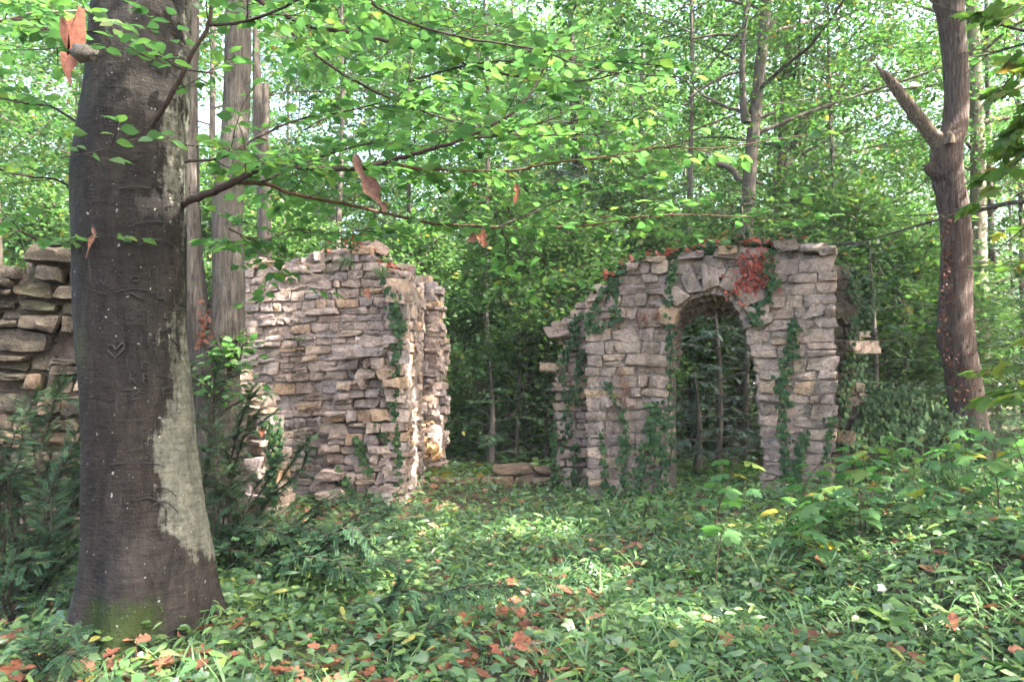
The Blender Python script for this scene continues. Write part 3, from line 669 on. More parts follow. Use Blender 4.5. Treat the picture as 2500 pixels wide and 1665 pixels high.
# ================================================================= sun spots wanted on the scene
_rs = np.random.default_rng(404)
for a_, b_, r_ in ((1330, 1290, .30), (1480, 1400, .28), (1800, 1330, .34), (2100, 1420, .26), (1640, 1520, .2), (1080, 1300, .26), (2300, 1300, .3), (2250, 1540, .16)): spot(W(a_, b_, 1.5 * FPX / (b_ - 900)), r_)
for q in range(46):
    a_, b_ = _rs.uniform(850, 2480), _rs.uniform(1255, 1560); Y_ = 1.5 * FPX / (b_ - 900); spot(W(a_, b_, Y_), _rs.uniform(.06, .17))
for a, b, r in ((690, 740, .16), (655, 790, .13), (720, 690, .09), (668, 860, .09)):
    u, v = TF.px(a, b); spot(TF.at(u, v), r)
for v in np.arange(.15, 1.75, .22): spot(SF.at(.75 + .3 * math.sin(v * 3), v), .19)
for v in (.2, .5, .8, 1.1): spot(PF.at(PL * .75, v), .16)
spot(W(505, 930, 7.2), .22)
for a, b, r in ((505, 1010, .2), (510, 1120, .22), (540, 1200, .22), (600, 1090, .12), (585, 940, .12), (530, 1290, .2), (640, 1110, .1)):
    u, v = NF.px(a, b); spot(NF.at(u, v), r)
for a, b, Y, r in ((1420, 1450, 5.45, .22), (1470, 1440, 5.5, .14), (1260, 1300, 7.3, .2), (1350, 1340, 7, .16), (1660, 1430, 5.6, .16), (1740, 1290, 6.6, .13), (1040, 1230, 9.0, .3), (1130, 1240, 8.8, .2), (330, 1650, 3.95, .2), (430, 1655, 3.9, .16), (800, 1655, 3.9, .14), (970, 1420, 5.7, .14), (1560, 1530, 4.7, .14), (2050, 1400, 5.6, .14), (2200, 1130, 7.5, .2)):
    spot(W(a, b, Y), r)
for a, b, Y, r in ((2335, 470, 11.7, .17), (2345, 520, 11.7, .13), (2320, 330, 11.7, .12), (2330, 760, 11.6, .14), (1600, 180, 4.6, .2), (880, 270, 4.3, .15), (1420, 540, 4.5, .2), (1540, 535, 4.5, .2), (1650, 530, 4.6, .2), (1300, 130, 4.5, .25), (1420, 190, 4.5, .2), (720, 120, 4.3, .16), (1160, 180, 4.4, .2), (1000, 330, 4.4, .2), (560, 330, 7.5, .12), (1815, 430, 16, .2), (1160, 480, 4.4, .2), (480, 330, 4.3, .1)):
    spot(W(a, b, Y), r)

# ================================================================= TREES
def trunk_prof(lobes, flare, ph, amp=.06):
    def f(t, a):
        fl = np.exp(-t * 16)
        return 1 + flare * fl * (1 + .45 * np.cos(lobes * a + ph)) + amp * np.cos(2 * a + ph + 3 * t) * (1 - t * .5) + .03 * np.sin(5 * a + 9 * t)
    return f
def limb_path(p, az, el, L, rng, n=7, droop=.12):
    d = np.array([math.cos(az) * math.cos(el), math.sin(az) * math.cos(el), math.sin(el)]); P = [p]
    for q in range(n - 1):
        P.append(P[-1] + d * L / (n - 1)); d = norm(d + rng.normal(0, .13, 3) + np.array([0, 0, -droop * .3]))
    return np.array(P)
def spray_leaves(c, out_dir, n, rad, rng, size, flat=.22, droop=.35):
    """one leafy spray: a tilted, layered fan of leaves"""
    k = int(n)
    r = rad * np.sqrt(rng.random(k)); a = rng.uniform(0, 2 * PI, k)
    loc = np.stack([r * np.cos(a), r * np.sin(a), rng.normal(0, flat * rad, k)], -1)
    tilt = rng.normal(0, .22, 2)
    loc[:, 2] += loc[:, 0] * tilt[0] + loc[:, 1] * tilt[1] - droop * (r * r) / max(rad, .01)
    X = norm(np.stack([np.cos(a), np.sin(a), -.25 + 0 * a], -1) + .45 * out_dir + rng.normal(0, .45, (k, 3)))
    N = norm(np.array([0, 0, 1.0]) + rng.normal(0, .42, (k, 3)))
    return c + loc, X, N, size * rng.uniform(.7, 1.25, k)
def gen_tree(seed, H, r0, lo, spread, n_limb, per, nl, size, lean=(0, 0), rad=.55, top=1.0, up=.35, path=None, k=10, wob=.12):
    rng = np.random.default_rng(seed)
    t = np.linspace(0, 1, 14)
    if path is None:
        P = np.stack([lean[0] * t * H + wob * np.sin(t * 5 + rng.uniform(0, 6)) * t, lean[1] * t * H + wob * np.cos(t * 4 + rng.uniform(0, 6)) * t, t * H], -1)
    else: P = resample(np.array(path), 14)
    rr = r0 * (1 - .8 * t ** 1.15)
    trunk = tube(resample(P, 26), np.interp(np.linspace(0, 1, 26), t, rr), k, .02, rng, prof=trunk_prof(5, .55, rng.uniform(0, 6)))
    wood = Buf(); Lf = []
    Ht = P[-1][2]
    for q in range(n_limb):
        f = lo / Ht + (0.97 - lo / Ht) * ((q + rng.random()) / n_limb)
        i = f * 13; b = int(i); p = P[b] + (P[min(b + 1, 13)] - P[b]) * (i - b)
        g = (f - lo / Ht) / (1 - lo / Ht)
        L = spread * (0.55 + .6 * math.sin(PI * min(1, .18 + .8 * g))) * rng.uniform(.7, 1.15) * (1 - .45 * g * top)
        az = q * 2.399 + rng.normal(0, .3)
        Lp = limb_path(p, az, up * rng.uniform(.2, 1.5) + .35 * g, L, rng)
        wood.add(*tube(Lp, np.linspace(max(rr[b] * .38, .012), .006, 7), 5))
        for s in range(per):
            u = .22 + .8 * (s + rng.random()) / per; u = min(u, 1.0) * 6; j = min(int(u), 5)
            a0 = Lp[j] + (Lp[j + 1] - Lp[j]) * (u - j)
            od = norm(Lp[j + 1] - Lp[j]); side = norm(np.cross(od, [0, 0, 1.0])) * rng.choice([-1, 1])
            c = a0 + side * rng.uniform(.1, .33) * L * (1.15 - u / 7) + od * rng.uniform(0, .2) * L + np.array([0, 0, rng.normal(0, .12 * L * .5)])
            wood.add(*tube(np.array([a0, (a0 + c) / 2 + rng.normal(0, .04, 3), c]), np.array([.012, .008, .003]), 3))
            Lf.append(spray_leaves(c, norm(c - P[b]), nl * rng.uniform(.5, 1.5), rad * rng.uniform(.7, 1.4), rng, size))
    A = [np.concatenate(z) for z in zip(*Lf)]
    return trunk, wood, A, rng
def crown_mesh(A, rng, tm, keep=None, wr=True):
    P, X, N, S = A
    if keep is not None: P, X, N, S = P[keep], X[keep], N[keep], S[keep]
    b = Buf(); inst(tm, P, X, N, S, rng.random(len(P)), b); return b
def make_tree(name, label, cat, loc, parts, barkm, leafm, tm=RHOMB, group=None, filt=False, frame=None):
    """world-space tree: trunk, branches and crown as parts"""
    trunk, wood, A, rng = parts
    loc = np.array(loc, float); root = thing(name, label, cat, tuple(loc), group)
    build("trunk", trunk[0] + loc, trunk[1], trunk[2], barkm, root)
    for V in wood.V: V += loc
    if filt:
        ok = [len(V) > 20 or keep_shade(V, rng).all() for V in wood.V]; w2 = Buf()
        off = np.cumsum([0] + [len(V) for V in wood.V])
        for q, o_ in enumerate(ok):
            if o_: w2.add(wood.V[q], wood.F3[q] - off[q], wood.F4[q] - off[q])
        wood = w2
    wood.make("branch_work", barkm, root)
    A = [A[0] + loc] + A[1:]
    keep = keep_shade(A[0], rng) if filt else np.ones(len(A[0]), bool)
    if frame is not None: keep &= frame(A[0])
    crown_mesh(A, rng, tm, keep).make("crown", leafm, root)
    return root
def children_of(o): return [c for c in bpy.data.objects if c.parent == o]
def copy_tree(src, kids, loc, rz, sc, label=None, group=None):
    r = src.copy(); C.objects.link(r); r.location = loc; r.rotation_euler = (0, 0, rz); r.scale = sc
    r['_base'] = [float(v) for v in loc]
    if label: r['label'] = label
    if group: r['group'] = group
    for ch in kids:
        c = ch.copy(); C.objects.link(c); c.parent = r
    return r

# ---- big beech in the foreground
rbch = np.random.default_rng(3)
BY = 4.62
BX0 = W(352, 900, BY)[0]
beech = thing("beech_tree", "massive dark-stained beech trunk with carved bark and long leafy boughs in the foreground", "tree", (BX0, BY, float(gz(BX0, BY)) - .05))
cl = [(1640, 358, 470), (1560, 356, 425), (1490, 355, 385), (1420, 357, 355), (1352, 358, 335), (1230, 350, 308), (1076, 341, 287), (930, 330, 281), (797, 320, 280), (600, 316, 286), (425, 318, 292), (212, 340, 276), (100, 346, 268), (0, 350, 260), (-200, 358, 246), (-500, 372, 225), (-900, 392, 200), (-1400, 410, 150)]
bp = np.array([W(c, y, BY) for y, c, w in cl]); br = np.array([w / 2 / FPX * BY * .872 for y, c, w in cl])
def beech_trunk():
    n, k = 150, 72
    P = resample(bp, n); r = np.interp(np.linspace(0, len(bp) - 1, n), np.arange(len(bp)), br)
    a = np.linspace(0, 2 * PI, k, endpoint=False)
    z = P[:, 2][:, None]; fl = np.exp(-np.clip(z - .05, 0, 9) * 2.6)
    prof = 1 - .03 * fl + .13 * fl * np.cos(4 * a + .6)[None] * 1 + .08 * fl * np.cos(7 * a + 2)[None] + .03 * np.sin(2 * a[None] + z * 1.2) + .014 * np.sin(5 * a[None] + z * 2.3) + .008 * np.sin(3 * a[None] - z * 7)
    # swelling under the bough on the right and ripples round the foot
    bz = W(440, 520, BY)[2]
    prof = prof + .05 * np.exp(-((z - bz) / .22) ** 2) * np.exp(-((np.angle(np.exp(1j * (a[None] - 0)))) / .5) ** 2)
    prof = prof + .004 * np.sin(z * 42 + 2 * np.sin(a[None] * 2)) * np.exp(-((z - .75) / .35) ** 2)
    prof = prof + .0035 * rbch.standard_normal((n, k))
    R = r[:, None] * prof
    V = np.stack([P[:, 0:1] + R * np.cos(a)[None], P[:, 1:2] - R * np.sin(a)[None] * 1.0, np.repeat(z, k, 1)], -1)
    across = ((V[..., 0] - P[:, 0:1]) / (r[:, None] * 1.0) * .5 + .5)
    V = V.reshape(-1, 3)
    i = np.arange(n - 1)[:, None] * k; j = np.arange(k)[None]; j2 = (j + 1) % k
    F = np.stack([i + j, i + k + j, i + k + j2, i + j2], -1).reshape(-1, 4)
    o = build("trunk", V, F4=F, mat=M_beechbark, parent=beech, rnd=across.ravel())
    return o, P, r
btrunk, bP, bR = beech_trunk()
def on_trunk(px, py, lift=.0):
    """point on the camera side of the trunk that the photo shows at px, py"""
    d = ray(px, py)
    q = W(px, py, BY); r = float(np.interp(q[2], bP[:, 2], bR)); cx_ = float(np.interp(q[2], bP[:, 2], bP[:, 0]))
    for _ in range(3):
        dx = np.clip((q[0] - cx_) / r, -.98, .98); y = BY - r * math.sqrt(1 - dx * dx) * 1.0
        q = CAM + d * ((y - lift) / d[1])
    return q
# carved letters, a heart and scars: thin grooves of scar bark on the surface
carv = thing  # (helper alias kept local)
def carve(strokes, mat=M_carve, w=.0042):
    for s in strokes:
        pts = resample(np.array([on_trunk(*p) for p in s]) + np.array([0, w * .8, 0]), max(4, 3 * len(s)))
        V, F3, F4 = tube(pts, w, 5)
        o = build("carving", V, F3, F4, mat, None, origin=None)
        o.parent = btrunk; o.location = -np.array(beech['_base'][:])
S_ = .3190; OX, OY = 150, 600
def cp(*pts): return [(OX + x * S_, OY + y * S_) for x, y in pts]
carve([cp((520, 960), (522, 1060)), cp((570, 965), (525, 1010), (575, 1062)),                                   # K
       cp((625, 975), (628, 1060)), cp((620, 980), (660, 990), (655, 1015), (628, 1020)),                            # P
       cp((615, 890), (618, 955)), cp((615, 893), (660, 895), (665, 930), (645, 950)),                             # P
       cp((470, 1105), (600, 1100), (510, 1180), (590, 1170)),                                              # Z
       cp((775, 1090), (780, 1165)), cp((775, 1092), (845, 1085), (850, 1120), (785, 1130)),                      # P
       cp((610, 1128), (640, 1128)),
       cp((660, 670), (665, 745)), cp((690, 745), (730, 740), (728, 685)),                                     # L U
       cp((480, 372), (540, 368), (590, 400), (640, 405)), cp((735, 350), (740, 400), (790, 395)), cp((790, 340), (795, 440)), cp((860, 370), (865, 480), (940, 478)),
       cp((800, 745), (825, 710), (870, 740), (900, 780)), cp((260, 250), (275, 300), (300, 265), (320, 300), (340, 240)),
       cp((760, 650), (860, 615)), cp((200, 310), (260, 350), (350, 370)), cp((670, 190), (672, 250)), cp((530, 250), (570, 230), (590, 262), (545, 275), (530, 250))])
carve([cp((410, 860), (350, 800), (355, 765), (390, 765), (410, 795), (440, 765), (468, 745), (470, 790), (410, 860))], M_carve_warm, .006)
# arched folds above old branch scars
for (cx_, cy_, w_, h_) in ((375, 540, 62, 14), (330, 455, 40, 6), (380, 585, 44, 16), (330, 705, 50, 10), (395, 1225, 40, 26), (360, 1215, 40, 22), (330, 1130, 60, 4), (390, 1190, 40, 22)):
    carve([[(cx_ - w_ + 2 * w_ * t, cy_ + h_ * (2 * t - 1) ** 2) for t in np.linspace(0, 1, 7)]], M_carve, .0035)

LEAFOBJ = []
class Boughs:
    """boughs of one tree: wood tubes per bough; leaves gathered so that the largest become parts of their own"""
    def __init__(s, root, seed, lsz=(.058, .098), nobj=300): s.root = root; s.rng = np.random.default_rng(seed); s.L = []; s.lsz = lsz; s.nobj = nobj; s.b = []
    def twig(s, wb, p, d, L, depth, leafy=1.0, r=.0035):
        rng = s.rng; n = max(4, int(L / .045)); P = [p]; d = norm(d)
        for q in range(n):
            P.append(P[-1] + d * L / n); d = norm(d + rng.normal(0, .09, 3) * np.array([1, 1, .6]) + np.array([0, 0, .008 - .012 * depth]))
        P = np.array(P); wb.add(*tube(P, np.linspace(r, .0012, len(P)), 4))
        sd = rng.choice([-1, 1])
        for q in range(1, len(P)):
            sd = -sd; t = norm(P[q] - P[q - 1]); sidev = norm(np.cross(t, [0, 0, 1.0])) * sd
            if depth < 2 and rng.random() < (.26 if depth == 0 else .12) and L > .18:
                s.twig(wb, P[q], t * .75 + sidev * .8 + rng.normal(0, .08, 3), L * rng.uniform(.35, .62), depth + 1, leafy, r * .65)
            if rng.random() < .72 * leafy:
                X = norm(t * .55 + sidev + rng.normal(0, .18, 3) + np.array([0, 0, -.12]))
                N = norm(np.array([0, .40, 1.0]) + rng.normal(0, .40, 3))
                s.L.append((P[q] + X * .012, X, N, rng.uniform(*s.lsz)))
        s.L.append((P[-1], t, norm(np.array([0, 0, 1.0]) + rng.normal(0, .2, 3)), rng.uniform(*s.lsz)))
    def bough(s, pts, r0, r1, mat=M_twig, every=.125, tl=(.22, .62), start=.12, leafy=1.0, up=.0):
        rng = s.rng; P = np.array([W(*p) for p in pts]); n = len(P) * 6
        P = resample(P, n); L = np.linalg.norm(np.diff(P, axis=0), axis=1).sum()
        wb = Buf(); wb.add(*tube(P + rng.normal(0, r0 * .10, P.shape), np.linspace(r0, r1, n), 8, .05, rng))
        m = int(L / every); sd = 1
        for q in range(m):
            f = start + (1 - start) * (q + rng.random()) / m; i = f * (n - 1); b = min(int(i), n - 2)
            p = P[b] + (P[b + 1] - P[b]) * (i - b); t = norm(P[b + 1] - P[b]); sd = -sd
            side = norm(np.cross(t, [0, 0, 1.0])) * sd
            a = rng.uniform(.55, 1.25)
            d = t * math.cos(a) + side * math.sin(a) + np.array([0, 0, rng.normal(.06, .22) + up])
            s.twig(wb, p, d, rng.uniform(*tl) * (1.1 - .45 * f), 0, leafy)
        s.twig(wb, P[-1], norm(P[-1] - P[-2]), rng.uniform(.2, .35), 0, leafy)
        o = wb.make("bough", mat, s.root); s.b.append((o, P)); return o
    def finish(s, objmat, mat, tm, keep=None):
        P = np.array([l[0] for l in s.L]); X = np.array([l[1] for l in s.L]); N = np.array([l[2] for l in s.L]); S = np.array([l[3] for l in s.L])
        k = keep_shade(P, s.rng)
        q = P - CAM; fx = q[:, 0] / q[:, 1] * FPX + 1250; fy = 900 - q[:, 2] / q[:, 1] * FPX
        vis = (fx > -20) & (fx < 2520) & (fy > -20) & (fy < 1690) & (q[:, 1] > .5)
        P, X, N, S, vis = P[k], X[k], N[k], S[k], vis[k]
        app = np.where(vis, S / np.linalg.norm(P - CAM, axis=1), 0); order = np.argsort(-app)
        top = order[:s.nobj]; rest = order[s.nobj:]
        base = np.array(s.root['_base'][:])
        me = bpy.data.meshes.new("leaf"); me.from_pydata(tm[0].tolist(), [], tm[1].tolist()); me.update(); me.shade_smooth(); me.materials.append(objmat)
        for i in top:
            x = norm(X[i]); z = norm(N[i] - (N[i] @ x) * x); y = np.cross(z, x)
            M = Matrix([[x[0], y[0], z[0], P[i][0] - base[0]], [x[1], y[1], z[1], P[i][1] - base[1]], [x[2], y[2], z[2], P[i][2] - base[2]], [0, 0, 0, 1]])
            o = bpy.data.objects.new("leaf", me); C.objects.link(o)
            j = min(range(len(s.b)), key=lambda b: np.min(((s.b[b][1] - P[i]) ** 2).sum(1)))
            o.parent = s.b[j][0]; o.matrix_basis = M @ Matrix.Scale(S[i], 4)
        if len(rest):
            bf = Buf(); inst(tm, P[rest], X[rest], N[rest], S[rest], s.rng.random(len(rest)), bf); stuff(bf.make("foliage", mat, s.root))
        return len(S)
bb = Boughs(beech, 17)
e = 4.62
# the main bough from the right of the trunk, and its long lower forks
bb.bough([(446, 500, e), (470, 486, e - .05), (520, 468, e - .1), (580, 440, e - .15), (640, 409, e - .2), (700, 405, e - .25), (800, 412, e - .3), (890, 410, e - .32), (960, 391, e - .35), (1060, 362, e - .4), (1130, 340, e - .4), (1230, 290, e - .4), (1290, 240, e - .4), (1330, 165, e - .35)], .025, .005, start=.2)
bb.bough([(945, 396, e - .35), (1020, 412, e - .3), (1100, 415, e - .25), (1250, 417, e - .2), (1340, 400, e - .2), (1500, 380, e - .1), (1620, 360, e), (1750, 362, e), (1930, 335, e)], .010, .003, M_twig_warm, start=.05)
bb.bough([(565, 446, e - .15), (650, 450, e), (720, 475, e + .1), (850, 500, e + .2), (960, 525, e + .3), (1050, 545, e + .3), (1160, 552, e + .3), (1300, 557, e + .25), (1440, 550, e + .2), (1560, 530, e + .2), (1700, 525, e + .2), (1880, 535, e + .2)], .014, .003, M_twig_warm, start=.1, leafy=.9)
# boughs that come in from above
bb.bough([(560, -40, e + .6), (680, 30, e + .5), (760, 65, e + .5), (850, 80, e + .5), (960, 105, e + .4), (1050, 130, e + .4), (1130, 155, e + .4), (1250, 185, e + .4), (1400, 200, e + .4), (1560, 170, e + .4)], .018, .004, start=.02)
bb.bough([(365, 318, e - .45), (420, 230, e - .55), (470, 130, e - .6), (510, 60, e - .6), (516, -20, e - .6)], .014, .009, start=.25, leafy=.8)
bb.bough([(508, 62, e - .6), (590, 55, e - .6), (680, 25, e - .65), (760, -15, e - .7), (900, -50, e - .7)], .010, .005, start=.1)
bb.bough([(600, -40, e + .1), (720, 90, e), (850, 190, e - .1), (1000, 260, e - .1), (1120, 300, e - .1), (1260, 330, e - .1), (1400, 330, e - .1)], .010, .003, start=.05)
bb.bough([(840, -40, e - .2), (960, 40, e - .3), (1120, 90, e - .3), (1300, 120, e - .3), (1450, 170, e - .2), (1600, 185, e - .2)], .009, .003, start=.02)
bb.bough([(1000, 200, e + .3), (1100, 170, e + .3), (1220, 150, e + .3), (1340, 165, e + .3), (1460, 150, e + .3), (1600, 160, e + .3)], .008, .003, start=.02)
bb.bough([(1130, 340, e - .4), (1220, 330, e - .3), (1320, 300, e - .2), (1440, 300, e - .1), (1560, 290, e)], .007, .003, start=.05)
bb.bough([(1200, 560, e + .3), (1300, 520, e + .4), (1420, 470, e + .5), (1540, 450, e + .6)], .006, .002, start=.05)
bb.bough([(450, 395, e - .3), (540, 385, e - .3), (640, 330, e - .2), (740, 290, e - .1), (860, 270, e), (1000, 230, e)], .009, .003, start=.1)
bb.bough([(640, 445, e - .1), (740, 400, e + .4), (860, 360, e + .8), (980, 330, e + 1.0), (1120, 250, e + 1.2), (1280, 260, e + 1.2)], .009, .003, start=.1)
bb.bough([(560, 560, e), (640, 590, e + .2), (720, 560, e + .5), (800, 570, e + .7), (900, 560, e + .8)], .006, .003, start=.0, every=.1)
# small sprays that hang in front of the trunk and at its left
bb.bough([(150, 385, 3.75), (230, 372, 3.7), (330, 342, 3.7), (430, 352, 3.7)], .004, .002, every=.13, tl=(.1, .22), leafy=.9)
bb.bough([(520, 180, 3.9), (430, 165, 3.85), (330, 130, 3.8), (240, 110, 3.8), (120, 120, 3.8)], .005, .002, every=.12, tl=(.12, .3), leafy=.8)
bb.bough([(190, 590, e + .2), (120, 600, e), (50, 565, e - .2), (-60, 540, e - .3)], .010, .004, every=.09)
bb.bough([(200, 480, e + .3), (140, 440, e + .2), (60, 430, e), (-60, 400, e)], .009, .004, every=.1)
bb.bough([(190, 300, e + .4), (120, 260, e + .4), (40, 250, e + .4), (-60, 220, e + .4)], .009, .004, every=.1)
bb.bough([(-60, 60, e + .2), (60, 50, e + .1), (160, 90, e), (260, 60, e - .4)], .008, .003, every=.1)
NB = bb.finish(M_beech_o, M_beech, BEECH)
# the crown high overhead
bc = gen_tree(41, 16, .2, 5.6, 5.0, 22, 8, 30, .10, rad=.8, up=.25)
A = bc[2]; A = [A[0] + np.array([BX0, BY, 0])] + A[1:]
def out_of_frame(P, m=60):
    q = P - CAM; y = np.maximum(q[:, 1], .01)
    fx = q[:, 0] / y * FPX + 1250; fy = 900 - q[:, 2] / y * FPX
    return ~((q[:, 1] > .3) & (fx > -m) & (fx < 2500 + m) & (fy > -m) & (fy < 1700))
kp = keep_shade(A[0], bc[3]) & (A[0][:, 2] > 5.0) & out_of_frame(A[0])
crown_mesh(A, bc[3], RHOMB, kp).make("crown", M_far, beech)

# ---- twin-stemmed grey tree behind the beech
ty = 7.6
rtw = np.random.default_rng(8)
tw = thing("twin_stemmed_tree", "grey furrowed tree forked into two stems between the beech and the tall ruin", "tree", tuple(np.append(W(530, 900, ty)[:2], 0)))
def stem_tube(name, pts, Y, root, mat, k=18, n=60, amp=.05, flare=0.0):
    P = resample(np.array([W(x, y, Y) for x, y, w in pts]), n)
    r = np.interp(np.linspace(0, len(pts) - 1, n), np.arange(len(pts)), [w / 2 / FPX * Y * math.cos(math.atan((x - 1250) / FPX)) for x, y, w in pts])
    V, F3, F4 = tube(P, r, k, .025, rtw, prof=lambda t, a: 1 + amp * np.cos(2 * a + 5 * t) + .04 * np.sin(5 * a + 7 * t) + .03 * np.sin(9 * a + 3 * t))
    return build(name, V, F3, F4, mat, root)
stem_tube("trunk", [(520, 1330, 170), (522, 1200, 150), (524, 1050, 138), (530, 900, 112), (548, 820, 96), (557, 720, 84), (556, 637, 80), (554, 531, 77), (565, 400, 74), (575, 318, 70), (581, 133, 67), (584, 0, 66), (590, -250, 60), (600, -700, 50), (620, -1500, 30)], ty, tw, M_bark_grey)
stem_tube("stem", [(510, 960, 90), (498, 860, 78), (484, 780, 66), (473, 690, 60), (465, 560, 54), (460, 400, 52), (460, 200, 48), (466, 0, 46), (470, -500, 40), (450, -1200, 24)], ty + .05, tw, M_bark_grey)
fb = Buf()
for q in range(26):
    c = W(498 + rtw.normal(0, 7), 800 + rtw.normal(0, 26), ty - .22)
    inst(CURL, np.array([c]), rtw.normal(0, 1, (1, 3)), rtw.normal(0, 1, (1, 3)), .07, rtw.random(1) * .3, fb)
stuff(fb.make("red_fungus", M_dead, tw))
tA = gen_tree(44, 17, .2, 6.5, 4.5, 14, 9, 42, .11, rad=.8)
A = [tA[2][0] + np.array([tw.location[0], ty, 0])] + tA[2][1:]
crown_mesh(A, tA[3], RHOMB, keep_shade(A[0], tA[3]) & (A[0][:, 2] > 5.8)).make("crown", M_far, tw)

# ---- dead snag just behind it
sn = thing("dead_snag", "slim dark dead snag with a hollow stub beside the grey stem", "tree", tuple(np.append(W(640, 900, 9.0)[:2], 0)))
stem_tube("trunk", [(655, 1200, 36), (650, 800, 36), (645, 500, 36), (640, 380, 40), (636, 300, 44), (630, 230, 26), (626, 130, 18), (622, 40, 8)], 9.9, sn, M_bark_dark, k=10, n=40, amp=.12)
stem_tube("broken_stub", [(640, 340, 24), (648, 300, 22), (650, 280, 20), (648, 205, 16)], 9.75, sn, M_bark_dark, k=8, n=12, amp=.15)

# ---- reddish tree at the right with a snapped limb
ry = 11.7
rtree = thing("reddish_tree", "tall red-brown furrowed trunk with a snapped pale limb beside the ivy-clad wall", "tree", tuple(np.append(W(2360, 900, ry)[:2], 0)))
stem_tube("trunk", [(2376, 1240, 128), (2370, 1110, 108), (2362, 1010, 88), (2352, 930, 88), (2340, 860, 88), (2332, 820, 92), (2333, 760, 84), (2335, 600, 75), (2330, 520, 76), (2318, 450, 78), (2310, 405, 84), (2315, 355, 80), (2333, 300, 66), (2336, 200, 66), (2330, 120, 68), (2322, 40, 76), (2318, 0, 84), (2325, -60, 60), (2345, -200, 54), (2370, -600, 42), (2390, -1100, 20)], ry, rtree, M_bark_red, k=22, n=90, amp=.06)
stem_tube("limb", [(2310, 40, 44), (2285, -20, 38), (2250, -120, 34), (2200, -350, 26), (2150, -700, 14)], ry, rtree, M_bark_red, k=12, n=30)
stem_tube("broken_limb", [(2322, 400, 50), (2292, 350, 40), (2270, 325, 36), (2240, 285, 34), (2205, 240, 32), (2175, 200, 28), (2160, 182, 24), (2148, 172, 12), (2138, 158, 3)], ry - .05, rtree, M_rawwood, k=12, n=34, amp=.14)
stem_tube("knot", [(2298, 430, 50), (2274, 412, 40), (2264, 400, 20)], ry - .02, rtree, M_bark_red, k=12, n=10, amp=.08)
stem_tube("knot", [(2318, 352, 30), (2316, 330, 26), (2318, 322, 12)], ry - .18, rtree, M_rawwood, k=10, n=8, amp=.08)
fb = Buf()
for q in range(240):
    yy = rtw.uniform(520, 980); xx = np.interp(yy, [520, 700, 800, 860, 930, 980], [2300, 2302, 2292, 2300, 2318, 2328]) + abs(rtw.normal(0, 11 if yy < 780 else 20))
    if rtw.random() < .25 and yy > 850: xx += rtw.uniform(20, 60)
    c = W(xx, yy, ry - .12 - .01 * abs(xx - 2300) ** .5)
    inst(CURL, np.array([c]), np.array([[rtw.normal(), -.8, rtw.normal()]]), np.array([[rtw.normal(0, .5), -1, rtw.normal(0, .6)]]), rtw.uniform(.04, .08), rtw.random(1) * .25, fb)
stuff(fb.make("red_fungus", M_dead, rtree))
tA = gen_tree(45, 18, .2, 8.5, 5.5, 16, 9, 42, .12, rad=.85)
A = [tA[2][0] + np.array([rtree.location[0], ry, 0])] + tA[2][1:]
crown_mesh(A, tA[3], RHOMB, keep_shade(A[0], tA[3]) & (A[0][:, 2] > 7.4)).make("crown", M_far, rtree)

# ---- trees standing among and behind the ruins that can be told apart
def px_tree(name, label, px, Y, wpx, seed, H, lo, spread, n_limb=18, per=10, nl=60, size=.105, stems=(), barkm=M_bark_mid, leafm=M_far, toppx=None, filt=True, rad=.55):
    b = W(px, 900, Y); base = np.array([b[0], Y, 0.0])
    tp = W(toppx if toppx is not None else px, 0, Y)
    sl = (tp[0] - b[0]) / (tp[2] - 1.55)
    path = [(0, 0, -.1)] + [(sl * z + .05 * math.sin(z * .8 + seed), .05 * math.cos(z * .7), z) for z in np.linspace(1.5, H, 8)]
    p = gen_tree(seed, H, wpx / 2 / FPX * Y * 1.12, lo, spread, n_limb, per, nl, size, path=path, rad=rad)
    root = make_tree(name, label, "tree", tuple(base), p, barkm, leafm, filt=filt)
    for st in stems: stem_tube("limb", st, Y - .05, root, M_bark_dark, k=8, n=24)
    return root
px_tree("maple_tree", "brown maple trunk with a dark upright side limb rising behind the gateway", 1780, 15.0, 37, 51, 17, 6.0, 5.5, toppx=1850, size=.13, barkm=M_bark_dark,
        stems=[[(1822, 300, 26), (1815, 250, 18), (1812, 160, 16), (1818, 60, 15), (1826, 10, 14), (1840, -60, 12)], [(1806, 440, 20), (1780, 410, 16), (1732, 396, 12)], [(1855, 120, 16), (1880, 70, 14), (1900, 40, 10)],
               [(1816, 90, 9), (1760, 85, 8), (1690, 95, 5)], [(1810, 175, 9), (1760, 190, 8), (1680, 240, 4)], [(1850, 290, 12), (1890, 275, 8)], [(1830, 440, 12), (1865, 450, 8)]])
px_tree("shaded_tree", "dark slender trunk standing close behind the reddish tree", 2400, 16.5, 42, 52, 17, 7, 5, toppx=2375, barkm=M_bark_mid,
        stems=[[(2385, 300, 20), (2420, 295, 14), (2465, 288, 10)], [(2378, 370, 14), (2350, 335, 10)]])
px_tree("slender_tree", "thin dark trunk seen through the beech leaves above the tall ruin's crest", 828, 14.5, 16, 53, 12, 5.5, 3.6, n_limb=14, barkm=M_bark_dark, toppx=832)
px_tree("slender_tree", "thin crooked dark trunk rising over the gap between the ruins", 1412, 18.0, 30, 54, 15, 5, 4.5, n_limb=16, barkm=M_bark_dark, toppx=1400)
px_tree("slender_tree", "thin pale-flecked trunk at the edge beside the block wall", 14, 9.3, 26, 55, 12, 5.2, 3.5, n_limb=12, barkm=M_bark_mid, toppx=-14)
